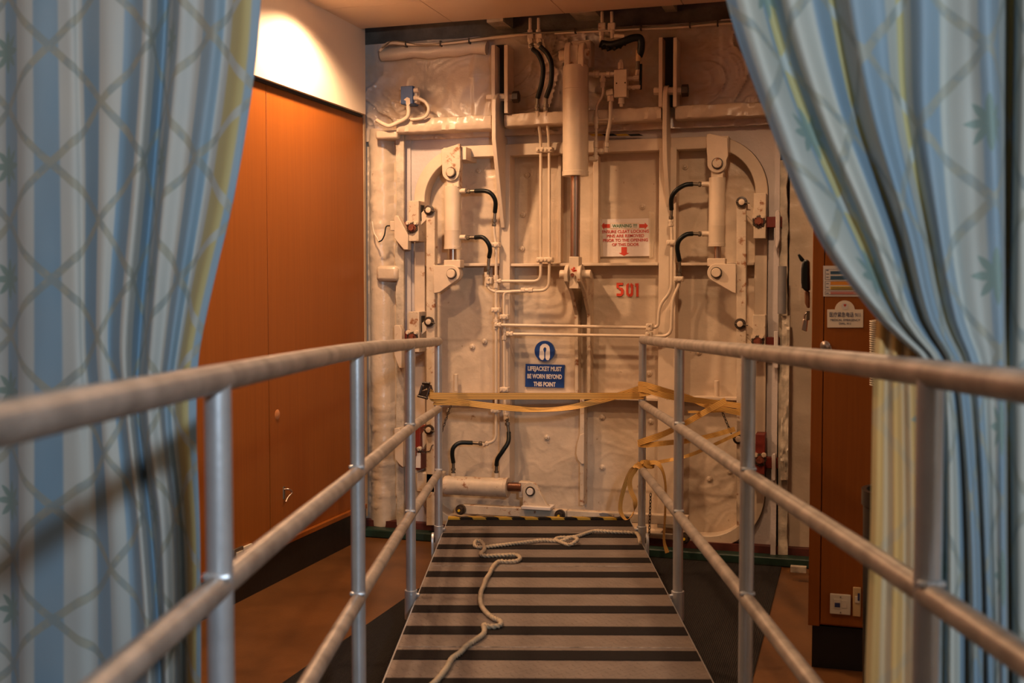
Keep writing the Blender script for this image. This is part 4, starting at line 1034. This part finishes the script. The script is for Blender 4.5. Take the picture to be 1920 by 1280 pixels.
obj('rocker', bpx(B(), 1603, 1118, 1612, 1130, CY-.019, .006), m_plastic, s, .001); obj('indicator', bpx(B(), 1608, 1112, 1612, 1126, CY-.02, .002), m_navy, s)
# notice
s = thing('colour_notice', P(1580, 555, Yk), 'white paper notice with coloured bars on the right cabinet', 'notice')
Yn = Yk-.002
obj('paper_sheet', ppx(B(), [(1543.5, 498), (1608, 498), (1625, 556), (1543.5, 555.5)], Yn, .002), m_paper, s)
def bar(x0, y0, x1, y1, m, nm='colour_bar', k=1): return obj(nm, bpx(B(), x0, y0, x1, y1, Yn-.0008*k, .0008), m, s)
for (ya, yb) in ((504.5, 524), (527, 543.5), (546, 552.5)): bar(1547, ya, 1622, yb, m_navy, 'table_border'); bar(1547.7, ya+.6, 1621.4, yb-.6, m_paper, 'table_ground', 2)
for ya, yb, m in ((508, 514, m_teal), (517, 524, m_teal), (527.5, 534, m_orange), (536.5, 543, m_gold), (546.5, 552, paint('pink_ink', (.60,.30,.26), .5, 0, 0, 0))): bar(1557, ya, 1620, yb, m, k=3)
for ya in (506, 513, 519, 531, 538, 549): bar(1549, ya, 1554, ya+1.2, m_navy, 'table_text', 3)
for ya in (510, 520, 538.5, 541, 549): bar(1558, ya, 1600, ya+.9, m_redink if ya > 545 else m_navy, 'table_text', 4)
# medical sign
s = thing('emergency_sign', P(1585, 614, Yk), 'pale sign reading medical emergency dial 911 on the right cabinet', 'sign')
obj('sign_plate', ppx(B(), [(1551, 614), (1551, 580), (1566, 580)]+arc(1584, 582, 19, 170, 10, 12)[0:]+[(1603, 580), (1618.5, 580), (1618.5, 614)], Yk-.005, .005), m_panel, s, .001)
obj('badge', cyl(B(), P(1584, 574, Yk-.0055), P(1584, 574, Yk-.0062), .013, 24), m_paper, s)
obj('badge_emblem', ppx(B(), [(1581.8, 570), (1586.6, 570), (1586.6, 572.5), (1584.2, 575), (1581.8, 572.5)], Yk-.0068, .0006), m_redink, s)
text('医疗紧急电话 911', .0205, P(1584.5, 590.5, Yk-.0062), m_navy, s, off=.0, ext=.0003, wd=55*S(CY, 1585))
text('MEDICAL EMERGENCY', .0118, P(1584.5, 600, Yk-.0062), m_navy, s, off=.0, ext=.0003, wd=53*S(CY, 1585))
text('DIAL 911', .0118, P(1584.5, 606.5, Yk-.0062), m_navy, s, off=.0, ext=.0003, wd=21*S(CY, 1585))
# torch in black holder + leather, padlock on the cabinet side
Xs = CX-.002
s = thing('belt_pouch', Vector((Xs-.02, CY+.10, P(1510, 548, CY+.1).z)), 'black torch in a holder hung on the side of the right cabinet', 'torch')
Yq = CY+.10
bm = ppx(B(), [(1517, 487), (1508, 486), (1503, 492), (1501.5, 505), (1501.5, 530), (1504, 541), (1510, 545.5), (1518, 546)], Yq-.05, .10)
obj('holder', bm, m_black, s, .008)
obj('reflector_rim', ppx(B(), [(1502.5, 492), (1500.8, 500), (1500.8, 530), (1502, 540), (1503.3, 540), (1502.6, 530), (1502.6, 503), (1504, 492)], Yq-.045, .09), m_white, s)
obj('strap_end', ppx(B(), [(1495, 477), (1499, 475.5), (1508, 486), (1504, 491), (1500, 489)], Yq-.02, .03), m_black, s, .003)
obj('handle_grip', ppx(B(), [(1508, 545), (1518, 546), (1518, 578), (1513, 577), (1509, 568)], Yq-.02, .04), m_leather, s, .006)
s = thing('padlock', P(1512, 622, Yq), 'small steel padlock hanging under the torch on the right cabinet side', 'padlock')
obj('lock_body', ppx(B(), [(1506, 597), (1515, 601), (1512.5, 622), (1503, 618)], Yq-.03, .03), m_chrome, s, .003)
obj('shackle', tube(B(), smooth([P(1508, 599, Yq-.015), P(1509, 590, Yq-.015), P(1513, 587, Yq-.015), P(1514.5, 592, Yq-.015), P(1514, 601, Yq-.015)], 5), .004, 8), m_chrome, s)
obj('hasp', bpx(B(), 1512, 583, 1518, 600, Yq-.03, .02), m_steel, s, .001)
# coiled cord
s0 = P(1637, 600, CY-.06); s1 = P(1637, 722, CY-.06)
bm = tube(B(), [s0+(s1-s0)*(i/520)+Vector((.011*math.cos(i*.36), .011*math.sin(i*.36), 0)) for i in range(521)], .0026, 6)
tag(obj('coiled_cord', bm, m_plastic, None, smooth=80), 'cream coiled telephone cord hanging between right cabinet and curtain', 'cord')
# dark bin
q0 = P(1618, 915, 3.6); q1 = PZ(1640, 1345); 
bm = lathe(B(), Vector((q0.x+.13, 3.6, 0)), Vector((q0.x+.13, 3.6, q0.z)), [(0, .115), (.02, .12), (.94, .13), (.945, .135), (1, .135), (1, .12), (.96, .11)], 30)
tag(obj('waste_bin', bm, paint('bin_metal', (.05,.045,.04), .35, .1, 0, 0, metal=.5), None, smooth=30), 'dark grey bin mostly hidden behind the right curtain', 'bin')
# floor-level plate scrap right
tag(obj('threshold_scrap', bpx(B(), 1482, 1062, 1512, 1074, 5.7, .03), m_old, None, .002), 'small pale flat scrap on the floor before the right jamb', 'scrap')
# ---------------------------------------------------------------- left wall fittings
def wallx(px, py): return PX(px, py, WL)
def wall_box(name, label, cat, px, py, w_, h_, m, th=.012):
    c = wallx(px, py); s = thing(name, c, label, cat)
    obj('face_plate', box(B(), c+Vector((0, -w_/2, -h_/2)), c+Vector((th, w_/2, h_/2))), m, s, .002)
    return s, c
s, c = wall_box('wall_socket', 'dark framed socket low on the wood wall, left of a pair', 'socket', 444, 1043, .085, .085, m_steel)
obj('socket_insert', box(B(), c+Vector((.012, -.025, -.025)), c+Vector((.017, .03, .025))), m_plastic, s)
s, c = wall_box('wall_socket', 'ivory socket low on the wood wall, right of a pair', 'socket', 461, 1038, .085, .085, m_plastic)
obj('socket_insert', box(B(), c+Vector((.012, -.025, -.025)), c+Vector((.017, .03, .025))), m_plastic, s)
c = wallx(532, 928); s = thing('wall_hook', c, 'small chrome hook handle on the wood wall panel', 'hook')
obj('hook_arm', tube(B(), smooth([c+Vector((.003, 0, .03)), c+Vector((.025, .01, .03)), c+Vector((.03, .03, .01)), c+Vector((.025, 0, -.01)), c+Vector((.022, -.02, -.03))], 6), .005, 10), m_chrome, s)
obj('hook_plate', box(B(), c+Vector((0, -.01, -.02)), c+Vector((.004, .01, .045))), m_steel, s, .002)
c = wallx(520, 777); bm = lathe(B(), c-Vector((.001, 0, 0)), c+Vector((.004, 0, 0)), [(0, .028), (1, .02)], 20)
tag(obj('lock_rosette', bm, paint('worn_brass_spot', (.55,.22,.08), .2, .3), None), 'small worn round lock plate on the wood wall panel', 'lock')
# downlight fittings
for i, (x, y, lab) in enumerate(((-2.42, 4.95, 'round recessed ceiling downlight nearest the wood wall and door'), (-.55, 4.55, 'round recessed ceiling downlight right of the gangway near the door'))):
    s = thing('downlight', (x, y, ZC), lab, 'ceiling light', 'recessed downlights'); del s['group']
    bm = ring(B(), [(x+.085*math.cos(k*.2618), .085*math.sin(k*.2618)) for k in range(24)], [(x+.065*math.cos(k*.2618), .065*math.sin(k*.2618)) for k in range(24)], 0, .01)
    for v in bm.verts: v.co = Vector((v.co.x, y+v.co.z, ZC-.001-v.co.y))
    obj('bezel', bm, m_white, s)
    obj('lens', cyl(B(), (x, y, ZC-.001), (x, y, ZC-.004), .064, 28), m_lamp, s)
# ================================================================ CURTAINS
def sheet(ys, cols, Yc, ampf, u0=0, seg=9, vstep=26, wob=.004):
    """cols: list of (offset, [x px at each y]); returns bmesh with UV in metres"""
    K = len(cols); rows = []
    yy = []
    for a, b2 in zip(ys, ys[1:]):
        n = max(1, int((b2-a)/vstep)); yy += [a+(b2-a)*i/n for i in range(n)]
    yy.append(ys[-1])
    def cr(p0, p1, p2, p3, t): return .5*(2*p1+(p2-p0)*t+(2*p0-5*p1+4*p2-p3)*t*t+(3*p1-p0-3*p2+p3)*t**3)
    def at(arr, y):
        for i in range(len(ys)-1):
            if y <= ys[i+1] or i == len(ys)-2:
                t = (y-ys[i])/(ys[i+1]-ys[i])
                # monotone-ish: finite-difference hermite on uneven knots
                h = ys[i+1]-ys[i]
                m0 = (arr[i+1]-arr[i-1])/(ys[i+1]-ys[i-1]) if i > 0 else (arr[i+1]-arr[i])/h
                m1 = (arr[i+2]-arr[i])/(ys[i+2]-ys[i]) if i+2 < len(arr) else (arr[i+1]-arr[i])/h
                t2, t3 = t*t, t**3
                return (2*t3-3*t2+1)*arr[i]+(t3-2*t2+t)*h*m0+(-2*t3+3*t2)*arr[i+1]+(t3-t2)*h*m1
    for y in yy:
        xs = [at(c[1], y) for c in cols]; af = at(ampf, y) if ampf else 1
        row = []
        for k in range(K-1):
            o = [cols[max(min(q, K-1), 0)][0] for q in (k-1, k, k+1, k+2)]; x = [xs[max(min(q, K-1), 0)] for q in (k-1, k, k+1, k+2)]
            for j in range(seg):
                t = j/seg; sm = t*t*(3-2*t)
                of = o[1]+(o[2]-o[1])*sm; xx = cr(*x, t)
                row.append(P(xx, y, Yc+of*af+wob*noise.noise(Vector((xx*.02, y*.006, 0)))))
        row.append(P(xs[-1], y, Yc+cols[-1][0]*af)); rows.append(row)
    ref = min(range(len(yy)), key=lambda i: abs(yy[i]-0))
    u = [u0]
    for a, b2 in zip(rows[ref], rows[ref][1:]): u.append(u[-1]+(b2-a).length)
    bm = B(); uvl = bm.loops.layers.uv.new('UVMap')
    V = [[bm.verts.new(p) for p in r_] for r_ in rows]
    for i in range(len(V)-1):
        for j in range(len(V[0])-1):
            f = bm.faces.new((V[i][j], V[i][j+1], V[i+1][j+1], V[i+1][j]))
            for lp, (a, b2) in zip(f.loops, ((i, j), (i, j+1), (i+1, j+1), (i+1, j))): lp[uvl].uv = (u[b2], rows[a][b2].z)
    return bm, u
def curtain_obj(name, bm, m, parent):
    o = obj(name, bm, m, parent, smooth=180)
    so = o.modifiers.new('thickness', 'SOLIDIFY'); so.thickness = .0025; so.offset = 0
    return o
ys = [-800, 0, 320, 640, 770, 1000, 1280, 1840]
L = [(.03, [-400]*8), (-.03, [-300]*8), (.04, [-200]*8), (-.03, [-110]*8), (.03, [-2, 0, 2, 6, 6, 10, 12, 12]),
 (-.012, [50, 50, 52, 52, 52, 52, 52, 52]), (-.004, [120, 125, 130, 135, 137, 140, 140, 140]), (.012, [148, 150, 157, 158, 168, 178, 180, 180]),
 (-.008, [200, 200, 195, 188, 196, 212, 222, 222]), (.006, [250, 246, 230, 207, 222, 246, 258, 258]), (-.014, [280, 277, 258, 232, 240, 264, 280, 280]),
 (.075, [315, 312, 290, 262, 258, 284, 300, 300]), (-.012, [345, 340, 313, 284, 278, 304, 312, 312]), (.008, [378, 374, 345, 306, 298, 322, 326, 326]),
 (-.008, [410, 404, 368, 322, 310, 334, 338, 338]), (.012, [436, 428, 392, 337, 324, 346, 348, 348]), (-.010, [466, 460, 423, 355, 344, 361, 362, 362]), (.0, [495, 489, 448, 377, 368, 375, 376, 376])]
bm, u = sheet(ys, L, 2.02, None)
ue = u[-1]; mL = fabric('left_curtain_fabric', [(ue-.045, .030)], .118, .2)
t = thing('curtain', P(200, 1840, 2.02), 'blue and pale striped curtain with star lattice hanging at the left', 'curtain')
curtain_obj('drape', bm, mL, t)
ys = [-900, 0, 210, 440, 600, 690, 780, 1000, 1280, 2050]
def low(x, n=4): return [x]*n
def col(off, top, lows): return (off, top+lows)
Rr = [col(.0, [1180, 1362, 1434, 1531, 1648, 1742], [1748, 1745, 1738, 1730]), col(-.022, [1225, 1398, 1462, 1556, 1665, 1750], [1758, 1757, 1753, 1747]), col(.030, [1270, 1442, 1508, 1612, 1684, 1759], [1768, 1770, 1768, 1764]),
 col(-.020, [1310, 1482, 1545, 1640, 1700, 1766], [1779, 1784, 1784, 1782]), col(.004, [1350, 1520, 1574, 1660, 1712, 1773], [1788, 1797, 1798, 1798]),
 col(.040, [1400, 1560, 1604, 1684, 1730, 1782], [1798, 1811, 1814, 1814]), col(-.024, [1460, 1600, 1640, 1706, 1746, 1793], [1808, 1823, 1828, 1828]), col(.0, [1540, 1645, 1668, 1722, 1758, 1802], [1817, 1832, 1838, 1840]),
 col(.030, [1620, 1686, 1697, 1742, 1775, 1814], [1827, 1841, 1848, 1850]), col(-.018, [1690, 1730, 1735, 1765, 1795, 1828], [1838, 1849, 1856, 1860]),
 col(.006, [1745, 1770, 1772, 1786, 1812, 1842], [1849, 1857, 1864, 1868]), col(-.008, [1800, 1812, 1818, 1826, 1840, 1858], [1862, 1867, 1872, 1876]),
 col(-.028, [1860, 1852, 1860, 1870, 1876, 1878], [1879, 1881, 1883, 1885]), col(.075, [1892, 1896, 1893, 1890, 1888, 1889], [1890, 1892, 1894, 1896]), col(-.015, [1930, 1924, 1922, 1918, 1918, 1918], [1918, 1918, 1918, 1918]),
 col(.02, [1990]*6, low(1990)), col(-.02, [2060]*6, low(2060)), col(.03, [2140]*6, low(2140)), col(-.03, [2220]*6, low(2220)), col(.03, [2310]*6, low(2310)), col(-.02, [2400]*6, low(2400)), col(.02, [2500]*6, low(2500))]
bm, u = sheet(ys, Rr, 2.0, [1.25, 1.25, 1.25, 1.2, .9, .6, .6, .8, .9, 1.1], u0=.03)
m_rc = fabric('right_curtain_fabric', [(u[18], .016), (u[45], .013), (u[72], .012), (u[117], .026)], .145, .35, (.17,.265,.345), (.41,.425,.375))
t = thing('curtain', P(1850, 2050, 2.0), 'blue and pale striped curtain swept aside and tied back at the right', 'curtain')
curtain_obj('drape', bm, m_rc, t)
ys = [560, 700, 1000, 1280, 2100]
Lw = [(.0, [1646, 1638, 1632, 1622, 1610]), (-.008, [1655, 1650, 1645, 1636, 1628]), (.008, [1666, 1663, 1662, 1656, 1650]), (-.01, [1678, 1678, 1680, 1676, 1670]), (.010, [1690, 1692, 1696, 1694, 1690]), (-.008, [1703, 1706, 1712, 1712, 1710]),
  (.01, [1716, 1720, 1728, 1730, 1730]), (-.01, [1732, 1738, 1748, 1750, 1750]), (.01, [1750, 1760, 1772, 1775, 1775]), (-.01, [1780, 1790, 1800, 1805, 1805])]
bm, u = sheet(ys, Lw, 2.065, None, u0=.0)
o = curtain_obj('lower_fall', bm, fabric('curtain_warm_lit_fabric', [], .05, .3, (.60,.34,.10), (.50,.37,.22), .2), t); o['label'] = 'inner fall of the curtain below the tie, warm light painted into its yellow'  # warm light from inside is put into the yellow cloth colours
# ================================================================ GROUPS of repeats
GR = {'hydraulic_hose': 'black hydraulic hoses around the ship door', 'hydraulic_pipe': 'cream hydraulic pipes around the ship door', 'hydraulic_cylinder': 'cream hydraulic cylinders of the ship door',
 'door_cleat': 'cleats along the door edges', 'wedge_plate': 'wedge plates on the door jambs', 'locking_bar': 'locking bars of the ship door', 'chain': 'short chains around the ship door',
 'railing': 'gangway railings', 'curtain': 'curtains either side of the opening', 'electric_cable': 'cables on the hull wall', 'wall_socket': 'sockets near the floor', 'hinge_bracket': 'hinge brackets above the ship door', 'downlight': 'recessed downlights'}
for o in list(C.objects):
    n = o.name.split('.')[0]
    if not o.parent and n in GR: o['group'] = GR[n]
